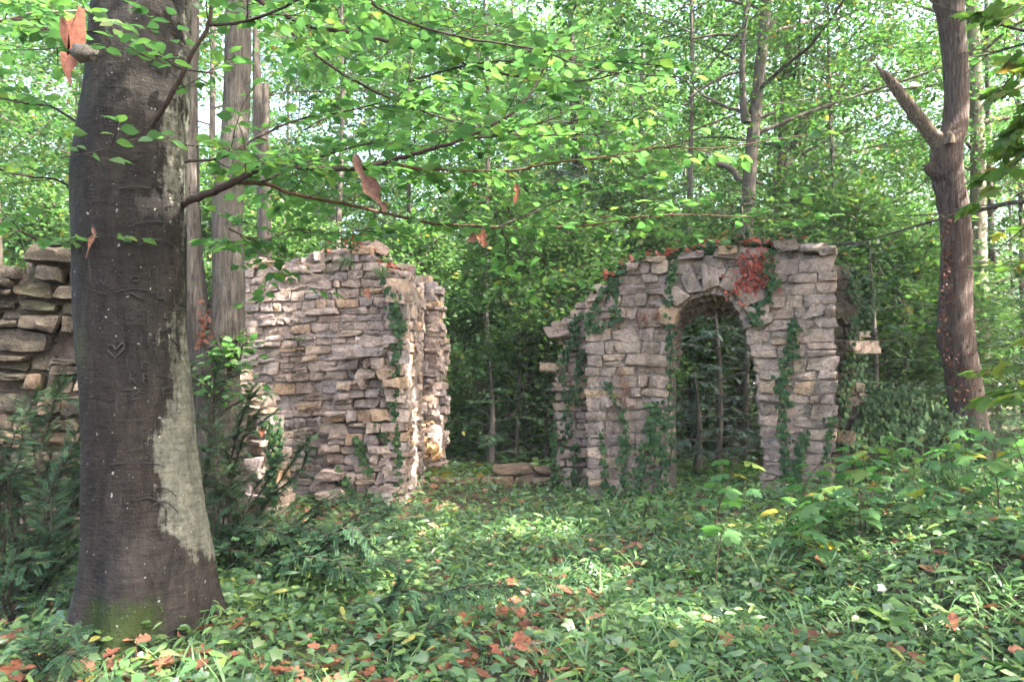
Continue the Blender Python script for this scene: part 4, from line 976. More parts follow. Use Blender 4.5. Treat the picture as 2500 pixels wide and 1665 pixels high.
px_tree("leaning_tree", "dark tree with a long limb slanting up to the snapped branch", 1890, 20, 34, 56, 17, 7, 5, barkm=M_bark_dark, toppx=1920,
        stems=[[(1960, 290, 16), (2020, 250, 22), (2060, 210, 22), (2110, 160, 18), (2150, 120, 12)], [(2040, 235, 12), (2075, 245, 10), (2100, 255, 6)], [(1900, 480, 34), (1930, 380, 26), (1965, 285, 20)]])
px_tree("slender_tree", "slim dark trunk seen at the left inside the arch opening", 1688, 15.6, 18, 58, 12, 6, 3.5, n_limb=12, barkm=M_bark_dark, toppx=1684)
px_tree("slender_tree", "thin bare trunk rising just right of the slender pier", 1198, 15.5, 14, 59, 12, 5.5, 3.5, n_limb=12, barkm=M_bark_dark, toppx=1185)
px_tree("slender_tree", "slim dark trunk over the arch, left of the maple trunk", 1560, 24, 20, 60, 15, 6, 4.5, n_limb=12, barkm=M_bark_dark, toppx=1570)

# ---- the wood behind, tree upon tree
protos = []
GRP = "leafy trees crowded in the wood behind the ruins"; GL = "leafy broadleaf tree crowded among its neighbours in the wood behind the ruins"
for q, (H, lo, sp, nl_, per, n_) in enumerate([(15, 2.2, 4.6, 22, 10, 44), (18, 3.5, 5.2, 24, 10, 44), (12, 1.2, 4.0, 22, 10, 42), (17, 2.8, 5.0, 22, 10, 46)]):
    p = gen_tree(70 + q, H, .075, lo, sp, nl_, per + 2, n_ * 1.75, .12, rad=.55)
    o = make_tree("woodland_tree", GL, "tree", (0, 0, 0), p, M_bark_dark, M_far, group=GRP); protos.append((o, children_of(o)))
rw = np.random.default_rng(99)
spots_t = [(-14, 17), (-10.5, 20), (-7.2, 16.5), (-5.2, 22), (-2.2, 18.5), (.5, 23), (3.2, 26), (7.4, 21), (10.6, 18.5), (13.5, 22), (16.5, 19),
           (-20, 26), (-15, 29), (-10, 31), (-4.6, 30), (1.5, 33), (6.5, 32), (12, 31), (18, 29), (23, 27),
           (-28, 40), (-20, 42), (-12, 43), (-5, 41), (3, 45), (10, 43), (17, 44), (25, 42), (32, 38), (-9.8, 12.2), (-12, 24), (-7, 26), (-1.5, 26.5), (4.2, 29), (9, 25), (14, 26), (2.2, 37), (-6, 36), (8.5, 37), (14.5, 37), (19.5, 36), (-14, 36), (6.8, 17.2), (-1.2, 36), (20, 23)]
used = set()
for q, (x, y) in enumerate(spots_t):
    j = int(rw.integers(4)); o, kids = protos[j]; s = rw.uniform(.85, 1.15); loc = (x + rw.normal(0, .6), y + rw.normal(0, .6), 0); rz = rw.uniform(0, 6.28)
    if j not in used:
        used.add(j); o.location = loc; o.rotation_euler = (0, 0, rz); o.scale = (s, s, s)
    else: copy_tree(o, kids, loc, rz, (s, s, s * rw.uniform(.9, 1.1)))

# ---- leafy understorey bushes
def bush(seed, H, sp, n_limb, per, nl, size, rad=.4):
    return gen_tree(seed, H, .035, .15, sp, n_limb, per, nl, size, rad=rad, up=.8, k=6)
GRB = "leafy bushes filling the wood behind the ruins"; GBL = "leafy understorey bush in the green thicket behind the ruins"
bprot = []
for q in range(3):
    p = bush(120 + q, 3.2 + q * .5, 1.9, 22, 8, 40, .11)
    o = make_tree("understorey_bush", GBL, "bush", (0, 0, 0), p, M_bark_dark, M_shade, group=GRB); bprot.append((o, children_of(o)))
sp_b = [(-9.5, 14.5), (-7.6, 13), (-5.6, 14.4), (-3.6, 13.4), (-1.8, 14.6), (-.4, 13.2), (.7, 14.5), (1.7, 13.4), (2.6, 15.6), (4.3, 14.5), (5.9, 14.6), (7.8, 14.2), (9.2, 15.5), (10.8, 14),
        (-12, 18), (-6, 19), (-1, 19.5), (1.6, 18.4), (4.5, 20), (8.8, 19.6), (13, 17), (-3.5, 24), (2, 26), (6, 26), (11, 26), (-9, 25), (-.6, 16.4), (3.3, 17.6), (6.4, 17.2), (.4, 20.5)]
used = set()
for q, (x, y) in enumerate(sp_b):
    j = int(rw.integers(3)); o, kids = bprot[j]; s = rw.uniform(.8, 1.25) * (1.0 if y < 17 else 1.35); loc = (x + rw.normal(0, .3), y + rw.normal(0, .3), -.1); rz = rw.uniform(0, 6.28)
    if j not in used: used.add(j); o.location = loc; o.rotation_euler = (0, 0, rz); o.scale = (s, s, s)
    else: copy_tree(o, kids, loc, rz, (s, s, s))

# ---- far wood, one mass
def far_wood():
    rng = np.random.default_rng(77); Ls = []
    for q in range(3800):
        a = rng.uniform(-.85, .85); d = rng.uniform(52, 80); x = math.sin(a) * d; y = math.cos(a) * d
        zmax = 23 + 11 * math.sin(a * 8 + .6) + 6 * math.sin(a * 19 + 1)
        c = np.array([x, y, rng.random() ** 1.1 * zmax])
        Ls.append(spray_leaves(c, np.array([0, -1.0, 0]), 24, 1.9, rng, .60, flat=.5))
    A = [np.concatenate(z) for z in zip(*Ls)]
    o = crown_mesh(A, rng, RHOMB).make("distant_woodland", M_far); tag(o, "distant wood closing the view behind all the trees", "woodland", kind='stuff')
far_wood()

# ---- unseen trees added outside the frame so their crowns shade the clearing
GRS = "unseen trees added round the clearing to shade it"
def clear_spot(x, y):
    best = None
    for dx, dy in [(0, 0)] + [(a * math.cos(t), a * math.sin(t)) for a in (.4, .8, 1.2) for t in np.arange(0, 6.28, .52)]:
        m = 9.0
        for q, r in SPOTS:
            d = np.array([x + dx - q[0], y + dy - q[1]]); h = SUNV[:2] / np.linalg.norm(SUNV[:2])
            if d @ h > 0: m = min(m, abs(d[0] * h[1] - d[1] * h[0]) - r)
        if best is None or m > best[0] + .02: best = (m, x + dx, y + dy)
        if m > .4: break
    return best[1], best[2]
def shade_tree(loc, seed, H, lo, sp, n_limb=26, per=11, nl=50, size=.16):
    p = gen_tree(seed, H, .2, lo, sp, n_limb, per, nl, size, rad=.9, up=.25); loc = (*clear_spot(loc[0], loc[1]), 0)
    make_tree("shade_tree", "unseen tall leafy tree added beside the clearing, its crown shading the ground", "tree", loc, p, M_bark_grey, M_far, group=GRS, filt=True, frame=out_of_frame)
for q, (x, y, H, lo, sp) in enumerate([(5.8, 3.3, 15, 2.4, 3.8), (7.8, 7.0, 14, 2.2, 4.6), (7.6, -1.4, 14, 3.6, 4.6), (9.5, -4.5, 17, 5, 6.0), (12.5, 3.5, 16, 4, 6.0), (15.5, -3.0, 18, 5, 6.5), (12, 9, 16, 4.5, 5.0), (-8.5, 4.5, 15, 4.5, 4.5)]):
    shade_tree((x, y, 0), 200 + q, H, lo, sp)

# ================================================================= YEWS AND FIRS
def yew_branch(wb, nb, P, r0, rng, sz=.16, every=.045, side=(.12, .34), droop=.14, tm=YEW, lift=0.0):
    """a drooping conifer branch: flat sprays of needle twigs to both sides"""
    L = np.linalg.norm(np.diff(P, axis=0), axis=1).sum(); n = max(6, int(L / .06)); P = resample(P, n)
    wb.add(*tube(P, np.linspace(r0, .002, n), 5))
    m = max(4, int(L / every)); sd = 1; A = []
    for q in range(m):
        f = .12 + .88 * (q + rng.random()) / m; i = f * (n - 1); b = min(int(i), n - 2); p = P[b] + (P[b + 1] - P[b]) * (i - b); t = norm(P[b + 1] - P[b]); sd = -sd
        s = norm(np.cross(t, [0, 0, 1.0])) * sd
        l = rng.uniform(*side) * (1.15 - .7 * f)
        d = norm(t * rng.uniform(.5, .9) + s * .9 + np.array([0, 0, rng.normal(-.05 + lift, .34)])); k = max(2, int(l / (sz * .55))); c = p
        for w in range(k):
            A.append((c, d, sz * rng.uniform(.75, 1.15)))
            if w and rng.random() < .8:
                A.append((c, norm(d + np.cross(d, [0, 0, 1.0]) * rng.choice([-1, 1]) * .8 + np.array([0, 0, -.2])), sz * rng.uniform(.55, .9)))
            c = c + d * l / k; d = norm(d + np.array([0, 0, -droop]) + rng.normal(0, .1, 3))
        wb.add(*tube(np.array([p, (p + c) / 2 + np.array([0, 0, .01]), c]), np.array([.003, .002, .001]), 3))
    A.append((P[-1], norm(P[-1] - P[-2]), sz))
    Pp = np.array([a[0] for a in A]); X = np.array([a[1] for a in A]); S = np.array([a[2] for a in A])
    inst(tm, Pp, X, norm(np.array([0, 0, 1.0]) + rng.normal(0, .3, (len(A), 3))), S, rng.random(len(A)) * .9 + (.1 if rng.random() < .5 else 0), nb)
ry_ = np.random.default_rng(61)
def yew_shrub(name, label, paths, seed, sz=.15, r0=.012, extra=None, base=None, every=.045, side=(.12, .34), cat="shrub", mat=None, dup=1):
    rng = np.random.default_rng(seed); wb, nb = Buf(), Buf()
    for p in paths:
        for rep_ in range(dup):
            j = rng.normal(0, 1, (len(p), 3)) * np.array([34, 22, .12]) * (1 if rep_ else 0) * np.linspace(.2, 1, len(p))[:, None]
            yew_branch(wb, nb, np.array([W(*(np.array(q) + jj)) for q, jj in zip(p, j)]), r0, rng, sz, every, side)
    b0 = W(*paths[0][0]); root = thing(name, label, cat, (float(b0[0]), float(b0[1]), float(gz(b0[0], b0[1]))))
    wb.make("stem", M_twig, root); nb.make("foliage", mat or M_yew, root); return root
# sprawling yew right of the beech
y0 = 6.3
yew_shrub("yew_shrub", "sprawling dark green yew between the beech and the broken buttress", [
    [(600, 1420, y0), (560, 1250, y0), (530, 1100, y0 + .2), (520, 960, y0 + .3), (540, 880, y0 + .3)],
    [(600, 1420, y0), (640, 1250, y0), (700, 1150, y0), (745, 1080, y0)],
    [(600, 1420, y0), (580, 1300, y0), (650, 1180, y0 + .1), (680, 1120, y0 + .1)],
    [(600, 1440, y0 - .2), (680, 1380, y0 - .3), (800, 1320, y0 - .3), (900, 1260, y0 - .2), (960, 1240, y0 - .1)],
    [(600, 1440, y0 - .4), (660, 1330, y0 - .4), (760, 1290, y0 - .4), (880, 1330, y0 - .4), (960, 1370, y0 - .5)],
    [(590, 1440, y0 - .4), (560, 1350, y0 - .5), (600, 1290, y0 - .5), (680, 1300, y0 - .6), (740, 1340, y0 - .6)],
    [(560, 1440, y0 - .2), (520, 1340, y0 - .2), (540, 1220, y0 - .1), (620, 1160, y0)],
    [(560, 1440, y0 - .2), (505, 1300, y0), (500, 1180, y0), (520, 1080, y0)],
    [(600, 1430, y0), (540, 1330, y0 + .2), (590, 1080, y0 + .3), (640, 990, y0 + .3)],
    [(610, 1440, y0 - .5), (720, 1420, y0 - .6), (820, 1400, y0 - .7), (900, 1420, y0 - .8)],
    [(600, 1420, y0 + .2), (560, 1200, y0 + .3), (580, 1050, y0 + .4), (620, 960, y0 + .4)],
    [(560, 1430, y0 - .1), (530, 1400, y0 - .2), (600, 1380, y0 - .5), (700, 1400, y0 - .6), (760, 1440, y0 - .7)],
    [(600, 1420, y0), (700, 1300, y0 + .1), (780, 1230, y0 + .1), (860, 1210, y0 + .1)],
    [(640, 1400, y0 - .6), (740, 1330, y0 - .8), (830, 1300, y0 - .9), (920, 1310, y0 - 1.0)], [(700, 1400, y0 - .7), (800, 1350, y0 - .8), (890, 1290, y0 - .8), (950, 1250, y0 - .7)],
    [(640, 1420, y0 - .6), (720, 1360, y0 - .9), (800, 1370, y0 - 1.0), (880, 1400, y0 - 1.1)]], 62, sz=.078, every=.022, side=(.08, .26), dup=2)
yew_shrub("yew_branch", "low yew bough reaching across the ivy in front of the clearing", [
    [(870, 1500, 4.9), (930, 1470, 4.85), (990, 1440, 4.8), (1060, 1450, 4.8), (1130, 1432, 4.75), (1210, 1430, 4.75), (1290, 1440, 4.7)],
    [(935, 1500, 4.8), (960, 1450, 4.8), (975, 1400, 4.8), (970, 1370, 4.85)],
    [(930, 1560, 4.5), (990, 1545, 4.45), (1060, 1530, 4.45), (1100, 1500, 4.45)],
    [(900, 1540, 4.6), (950, 1570, 4.4), (1000, 1590, 4.3)]], 63, sz=.085, every=.018, side=(.10, .28), r0=.007)
yl = 5.4
yew_shrub("yew_shrub", "dark shadowy yew crouching in front of the block wall beside the beech", [
    [(60, 1500, yl), (40, 1350, yl), (20, 1200, yl), (30, 1080, yl + .1), (60, 1010, yl + .2)],
    [(60, 1500, yl), (100, 1330, yl), (140, 1180, yl + .1), (180, 1080, yl + .2), (205, 1000, yl + .3)],
    [(60, 1500, yl), (120, 1400, yl - .1), (170, 1330, yl - .1), (210, 1290, yl)],
    [(40, 1500, yl - .2), (10, 1380, yl - .3), (-20, 1280, yl - .3), (-60, 1220, yl - .3)],
    [(60, 1520, yl - .2), (60, 1400, yl - .3), (100, 1300, yl - .3), (110, 1200, yl - .2)],
    [(60, 1510, yl), (90, 1280, yl + .2), (100, 1100, yl + .3), (130, 990, yl + .4), (150, 930, yl + .4)],
    [(20, 1500, yl - .1), (60, 1260, yl + .1), (-10, 1120, yl + .1), (-40, 1060, yl)],
    [(60, 1530, yl - .5), (110, 1480, yl - .6), (150, 1440, yl - .6), (190, 1450, yl - .6)],
    [(40, 1530, yl - .5), (20, 1450, yl - .6), (60, 1380, yl - .6), (120, 1370, yl - .6)],
    [(90, 1500, yl + .2), (150, 1300, yl + .4), (190, 1180, yl + .5), (200, 1080, yl + .5)]], 64, sz=.082, every=.023, side=(.09, .28), dup=2)
yew_shrub("yew_seedling", "small feathery yew tuft at the lower corner by the beech foot", [
    [(110, 1650, 3.8), (110, 1600, 3.75), (140, 1560, 3.7), (180, 1550, 3.7)], [(110, 1650, 3.8), (90, 1590, 3.75), (100, 1540, 3.7)], [(110, 1650, 3.8), (140, 1600, 3.7), (165, 1595, 3.65), (180, 1615, 3.6)],
    [(110, 1650, 3.8), (80, 1610, 3.7), (70, 1570, 3.7)]], 65, sz=.09, every=.025, side=(.06, .16), r0=.005)
# leafy bramble sprig lit up by the stub
def conifer(name, label, x, y, H, sp, seed, mat, sz=.30, tm=FIRS, per=26, up=.25, r0=.07, group=None, droop=.3):
    rng = np.random.default_rng(seed); wb, nb = Buf(), Buf(); loc = np.array([x, y, 0.0])
    root = thing(name, label, "tree", tuple(loc), group)
    V, F3, F4 = tube(loc + resample([(0, 0, -.1), (.05, 0, H * .5), (0, .05, H)], 12), np.linspace(r0, .01, 12), 8, .04, rng); build("trunk", V, F3, F4, M_bark_dark, root)
    n = int(H * per / 3)
    for q in range(n):
        f = (q + rng.random()) / n; z = .15 + f * (H - .2); L = sp * (1 - .75 * f ** 1.3) * rng.uniform(.7, 1.15); az = q * 2.4 + rng.normal(0, .3)
        P = limb_path(loc + np.array([0, 0, z]), az, up * rng.uniform(.3, 1.4), L, rng, 5, .25)
        yew_branch(wb, nb, P, .012, rng, sz, sz * .42, (sz * .9, sz * 2.6), droop, tm)
    wb.make("branch_work", M_bark_dark, root); nb.make("crown", mat, root); return root
c1 = conifer("fir_tree", "blue-green feathery fir seen through the arch opening", 3.0, 11.7, 2.6, 1.25, 81, M_fir, sz=.10, per=30)
conifer('fir_tree', 'low dark blue-green fir at the foot of the arch opening', 2.55, 11.1, 1.5, .8, 95, M_fir, sz=.10, per=30)
conifer("fir_tree", "pale feathery young fir rising above the gateway's ivy-clad shoulder", 6.2, 15.3, 6.4, 1.8, 82, M_fir, sz=.16)
conifer("yew_tree", "dark broad yew behind the stepped stub and ivy-clad wall", 5.7, 12.6, 3.6, 1.7, 83, M_yew, sz=.14, droop=.2)
conifer("yew_tree", "dark yew crowding behind the reddish trunk", 8.2, 14.2, 4.2, 2.0, 84, M_yew, sz=.15, droop=.2)
conifer("yew_tree", "dark yew in the gap between the two ruins", .55, 13.2, 2.3, 1.3, 85, M_yew, sz=.13, droop=.25)
conifer("yew_tree", "drooping dark yew filling the view behind the arch", 3.9, 13.4, 4.6, 1.7, 86, M_yew, sz=.13, droop=.25)
conifer("yew_tree", "loose bluish yew standing behind the footing and thin trunks", 1.4, 15.8, 7.2, 2.0, 87, M_fir, sz=.18, droop=.3)
conifer("yew_tree", "dark bushy yew just behind the arch's outer pier", 4.75, 12.2, 3.2, 1.3, 89, M_yew, sz=.13, droop=.2)
conifer("yew_tree", "dark low yew at the foot of the gap beside the footing", -.35, 12.4, 1.7, 1.1, 90, M_yew, sz=.12, droop=.2)
conifer("yew_tree", "low dark yew behind the end of the sloping ivy wall", 6.9, 11.9, 2.3, 1.4, 88, M_yew, sz=.13, droop=.2)

# ================================================================= MAPLE BOUGHS AT THE RIGHT EDGE
mx_ = 5.9
mroot = thing("maple_tree", "maple with drooping dark leaf sprays entering at the picture edge by the reddish trunk", "tree", (5.2, mx_, float(gz(5.2, mx_))))
mp = gen_tree(91, 15, .13, 3.0, 5.0, 26, 11, 56, .15, rad=.75)
loc = np.array([5.2, mx_, .0])
build("trunk", mp[0][0] + loc, mp[0][1], mp[0][2], M_bark_mid, mroot)
A = [mp[2][0] + loc] + mp[2][1:]
crown_mesh(A, mp[3], RHOMB, keep_shade(A[0], mp[3]) & out_of_frame(A[0], 0)).make("crown", M_maple, mroot)
mb = Boughs(mroot, 92, (.10, .16), nobj=60)
for pts in ([(2600, 60), (2520, 120), (2450, 175), (2390, 235)], [(2600, 280), (2520, 330), (2460, 385), (2405, 440)], [(2600, 470), (2520, 500), (2460, 560), (2400, 610)], [(2600, -40), (2500, 0), (2430, 40), (2370, 95)],
            [(2600, 640), (2540, 640), (2480, 680), (2420, 720)], [(2600, 880), (2540, 870), (2480, 890), (2425, 930)], [(2600, 200), (2540, 210), (2480, 270)], [(2620, 560), (2550, 600), (2490, 620)], [(2600, 760), (2550, 760), (2500, 800)]):
    mb.bough([(a + 35, b, mx_) for a, b in pts], .010, .003, every=.15, tl=(.2, .42), start=.05)
mb.finish(leaf_mat("maple_leaf_single", [(0, (.06, .11, .03)), (.7, (.09, .14, .03)), (.95, (.15, .16, .03)), (1, (.26, .13, .03))], .55, .35, obj=True, tgain=1.8), M_maple, MAPLE)

# ================================================================= IVY ON THE STONES
ri = np.random.default_rng(71)
def ivy_on(root_or_none, label, fr, lines, dens=260, spread=.07, size=(.038, .068), off=.05, cat="ivy", dead=0.0, stems=True):
    """ivy trails over a wall face: lines of photo points, each with a spread"""
    P, X, N, S = [], [], [], []; wb = Buf()
    for ln in lines:
        sp = spread
        if isinstance(ln[-1], float): sp = ln[-1]; ln = ln[:-1]
        uv = np.array([fr.px(*p) for p in ln]); n = max(6, int(np.linalg.norm(np.diff(uv, axis=0), axis=1).sum() / .06)); uv = resample(uv, n)
        pts = np.array([fr.at(u, v, off + .01) for u, v in uv]); pts = pts + ri.normal(0, .012, pts.shape)
        if stems: wb.add(*tube(pts, np.linspace(.007, .003, n), 4))
        L = np.linalg.norm(np.diff(uv, axis=0), axis=1).sum(); m = int(L * sp * 2 * dens * 2.9) + 6
        t = ri.random(m) * (n - 1); b = np.minimum(t.astype(int), n - 2); c = uv[b] + (uv[b + 1] - uv[b]) * (t - b)[:, None] + ri.normal(0, sp * .6, (m, 2))
        for u, v in c:
            P.append(fr.at(u, v, off + abs(ri.normal(0, .035)))); X.append(-fr.z * .9 + fr.u * ri.normal(0, .55) + fr.n * .25); N.append(fr.n + fr.z * .45 + fr.u * ri.normal(0, .4)); S.append(ri.uniform(*size))
    b0 = P[0]; root = thing("ivy", label, cat, tuple(b0), None, kind='thing')
    if stems: wb.make("stem", M_twig, root)
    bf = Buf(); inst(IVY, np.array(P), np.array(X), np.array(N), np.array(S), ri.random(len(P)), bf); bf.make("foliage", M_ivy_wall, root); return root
ivy_on(None, "ivy column climbing the arch's plain pier between opening and outer edge", GF, [[(1925, 1220), (1915, 1100), (1912, 980), (1918, 900), (1935, 830), (1940, 780)], [(1925, 1220), (1950, 1120), (1960, 1060)], [(1935, 1215), (2000, 1180), (2020, 1090), (2035, 1000), .03]], 330, .06)
ivy_on(None, "ivy veil trailing over the crown of the arch and down its left corner", GF, [[(1640, 1130), (1636, 1000), (1640, 860), (1634, 760), (1640, 690), (1645, 640), .035], [(1500, 690), (1460, 740), (1440, 790), (1470, 800)], [(1530, 650), (1500, 700), (1510, 770), (1480, 790)], [(1860, 620), (1880, 700), (1850, 760), (1840, 790)], [(1880, 610), (1890, 680), (1870, 740), .04]], 300, .05)
ivy_on(None, "ivy scrambling up the lower half of the arch's left pier", GF, [[(1560, 1220), (1570, 1120), (1600, 1040), (1610, 1000)], [(1540, 1225), (1520, 1130), (1530, 1050), (1490, 940), .05], [(1610, 1220), (1620, 1120), (1600, 1060)], [(1620, 1040), (1600, 990), (1590, 980), .05], [(1500, 1215), (1480, 1160), (1475, 1050), .04]], 280, .09)
ivy_on(None, "ivy hanging down the jagged buttress left of the arch", LF, [[(1420, 760), (1395, 830), (1375, 900), (1390, 1000), (1370, 1100)], [(1400, 790), (1420, 880), (1405, 980)], [(1350, 1000), (1355, 1120), (1365, 1200)], [(1400, 1180), (1410, 1080), .05]], 260, .05)
ivy_on(None, "thick dark ivy mantle over the sloping wall right of the gateway", RF, [[(2060, 650), (2080, 720), (2110, 760), (2125, 700)], [(2060, 900), (2075, 830), (2080, 770)], [(2050, 1000), (2060, 930), (2100, 880)], [(2100, 1000), (2150, 960), (2240, 985), (2330, 1030), (2420, 1075), .12], [(2100, 1080), (2200, 1060), (2300, 1080), (2400, 1110), .16], [(2060, 1100), (2120, 1000), (2150, 960), .06], [(2120, 1140), (2200, 1120), (2300, 1130), (2400, 1150), .12], [(2100, 1000), (2180, 1010), (2280, 1040), (2380, 1080), .10], [(2090, 1050), (2160, 1030), (2260, 1050), .14], [(2050, 1180), (2045, 1080), (2050, 980), .04]], 300, .07, (.04, .075), off=.06)
ivy_on(None, "ivy strand running down the sunny corner of the broken buttress", TF, [[(960, 690), (985, 760), (990, 830), (990, 900)], [(990, 720), (1000, 790), (985, 860)], [(990, 900), (985, 1000), (995, 1100), (985, 1200), .035], [(930, 1140), (910, 1090), (890, 1060), .06], [(900, 1230), (880, 1180), (850, 1130), .06], [(960, 1060), (945, 1010), .05]], 300, .05, off=.36)
ivy_on(None, "ivy and red creeper cascade on the right end of the low stub", NF, [[(690, 1240), (685, 1150), (680, 1080), (690, 1020)], [(660, 1230), (690, 1120), (700, 1030)], [(650, 1050), (680, 1030)]], 300, .05, off=.1)
# carpet of ivy on the flat tops
def top_ivy(label, fr, us, vs, ds, n, size=(.04, .07), dead_n=0):
    P = []; 
    for q in range(n + dead_n):
        t = ri.random(); u = us[0] + (us[1] - us[0]) * t; v = np.interp(t, np.linspace(0, 1, len(vs)), vs)
        P.append(fr.at(u, v + abs(ri.normal(0, .06)), ri.uniform(*ds)))
    P = np.array(P); root = thing("ivy", label, "ivy", tuple(P[0]), None, kind='thing')
    X = ri.normal(0, 1, (len(P), 3)); X[:, 2] *= .3; N = np.array([0, 0, 1.0]) + ri.normal(0, .5, P.shape)
    bf = Buf(); inst(IVY, P[:n], X[:n], N[:n], ri.uniform(*size, n), ri.random(n), bf); bf.make("foliage", M_ivy_wall, root)
    if dead_n:
        bf = Buf(); inst(CURL, P[n:] + np.array([0, 0, .02]), X[n:], N[n:], ri.uniform(.06, .13, dead_n), ri.random(dead_n) * .7, bf); stuff(bf.make("fallen_leaves", M_red, root))
    return root
u1, v1 = GF.px(1500, 695); u2, v2 = GF.px(1960, 612)
top_ivy("ivy carpet with red fallen leaves along the top of the gateway", GF, (u1 - .1, u2), [GF.px(1500, 690)[1], GF.px(1570, 642)[1], GF.px(1660, 626)[1], GF.px(1750, 614)[1], GF.px(1850, 600)[1], GF.px(1960, 596)[1]], (-.6, .07), 1500, dead_n=200)
u1, v1 = TF.px(790, 640); u2, v2 = TF.px(985, 650)
top_ivy("ivy and red dead leaves lodged on the crumbling crest of the tall ruin", TF, (u1, u2), [TF.px(790, 632)[1], TF.px(840, 612)[1], TF.px(900, 612)[1], TF.px(940, 660)[1], TF.px(985, 684)[1]], (-.5, .1), 150, (.035, .07), 70)
# dead roots and red leaf drifts on the gate face
def hang_roots(label, fr, pts, n, ln, mat, name="dried_roots", cat="roots"):
    wb = Buf()
    for q in range(n):
        px_, py_ = pts[ri.integers(len(pts))]; u, v = fr.px(px_ + ri.normal(0, 8), py_ + ri.normal(0, 5)); L = ri.uniform(*ln)
        P = np.array([fr.at(u, v, .05), fr.at(u + ri.normal(0, .02), v - L * .4, .07), fr.at(u + ri.normal(0, .04), v - L, .05)]); wb.add(*tube(resample(P, 5), np.linspace(.004, .0015, 5), 3), r=ri.random())
    root = thing(name, label, cat, tuple(fr.at(*fr.px(*pts[0]))), None, kind='thing'); wb.make("strand", mat, root); return root
hang_roots("red-brown dried roots hanging on the middle of the arch's left pier", GF, [(1515, 900), (1525, 925), (1530, 935), (1520, 960)], 34, (.08, .26), M_dead)
hang_roots("pale reddish root fringe over the arch's left haunch", GF, [(1560, 770), (1580, 770), (1600, 765), (1570, 790)], 40, (.05, .14), M_dead)
rl = hang_roots("bright red drift of dead leaves and roots spilling down over the arch's right haunch", GF, [(1850, 640), (1860, 665), (1815, 690), (1790, 690), (1830, 690), (1840, 650)], 60, (.06, .18), M_red, "dead_leaf_drift", "dead leaves")
P = np.array([GF.at(*GF.px(ri.normal(1855 if q % 3 else 1815, 22), ri.normal(655 if q % 3 else 690, 26)), .07) for q in range(300)])
bf = Buf(); inst(CURL, P, ri.normal(0, 1, P.shape) - GF.z * .8, GF.n + ri.normal(0, .5, P.shape), ri.uniform(.03, .075, len(P)), ri.random(len(P)) ** 1.5, bf); stuff(bf.make("fallen_leaves", M_red, rl))
# grass tuft and creeper stems on the tall ruin's crest
def tuft(label, P0, n, ln, mat=M_grass):
    root = thing("grass_tuft", label, "grass tuft", tuple(P0)); bf = Buf()
    for tm in BLADES:
        k = n // 4; a = ri.uniform(0, 2 * PI, k); X = np.stack([np.cos(a) * .6, np.sin(a) * .6, np.full(k, .9)], -1); N = -np.stack([np.cos(a), np.sin(a), np.full(k, -.5)], -1)
        N = np.stack([-np.cos(a) * .8, -np.sin(a) * .8, np.full(k, .6)], -1)
        inst(tm, P0 + ri.normal(0, .045, (k, 3)) * np.array([1, 1, .2]), X, N, ri.uniform(*ln, k), ri.random(k), bf)
    bf.make("blades", mat, root); return root
tuft("sunlit grass tuft growing on the tall ruin's highest crest", TF.at(*TF.px(845, 650), -.02), 90, (.12, .26))
tuft("small grass tuft in a joint high on the tall ruin's flat face", TF.at(*TF.px(738, 830), .02), 24, (.08, .14))
tuft("grass sprigs beside the broken top of the buttress", TF.at(*TF.px(930, 675), .05), 40, (.10, .2))
def creeper(label, pts, Y):
    root = thing("creeper_stem", label, "creeper", tuple(W(*pts[0], Y))); V, F3, F4 = tube(resample(np.array([W(a, b, Y) for a, b in pts]), 14), np.linspace(.006, .003, 14), 4); build("stem", V, F3, F4, M_rawwood, root)
creeper("bare pale creeper stem dangling straight down the buttress top", [(910, 690), (912, 740), (905, 780), (897, 812)], 9.05)
creeper("bare pale creeper stem slanting across the upper buttress toward its corner", [(925, 690), (950, 730), (970, 770), (987, 808)], 9.05)
creeper("tangled dry twig lying along the upper courses of the tall wall", [(700, 695), (725, 660), (760, 668), (800, 690), (820, 720)], 9.25)

# ================================================================= UNDERGROWTH
rgd = np.random.default_rng(101)
def scatter(n, y0_, y1_, margin=1.0, pw=1.0):
    y = y0_ + (y1_ - y0_) * rgd.random(n) ** pw; x = (rgd.random(n) * 2 - 1) * (.68 * y + margin)
    ok = np.ones(n, bool)
    for fr, L, dp in ((GF, 2.85, .9), (TF, TL, .8), (RF, RL, .6), (BF, BL, .8), (NF, NL, .5), (FF, FL, .3)):
        q = np.stack([x, y, 0 * x], -1) - fr.o; u = q @ fr.u; d = q @ fr.n; inside = (u > 0) & (u < L) & (d < 0) & (d > -dp)
        if fr is GF: inside &= ~((u > .92) & (u < 1.95))
        ok &= ~inside
    ok &= (x - BX0) ** 2 + (y - BY) ** 2 > .38 ** 2
    return x[ok], y[ok]
def patch(x, y, s, ph): return .5 + .5 * np.sin(x * s + ph + 1.3 * np.sin(y * s * .8 + ph)) * np.cos(y * s * 1.1 - ph)
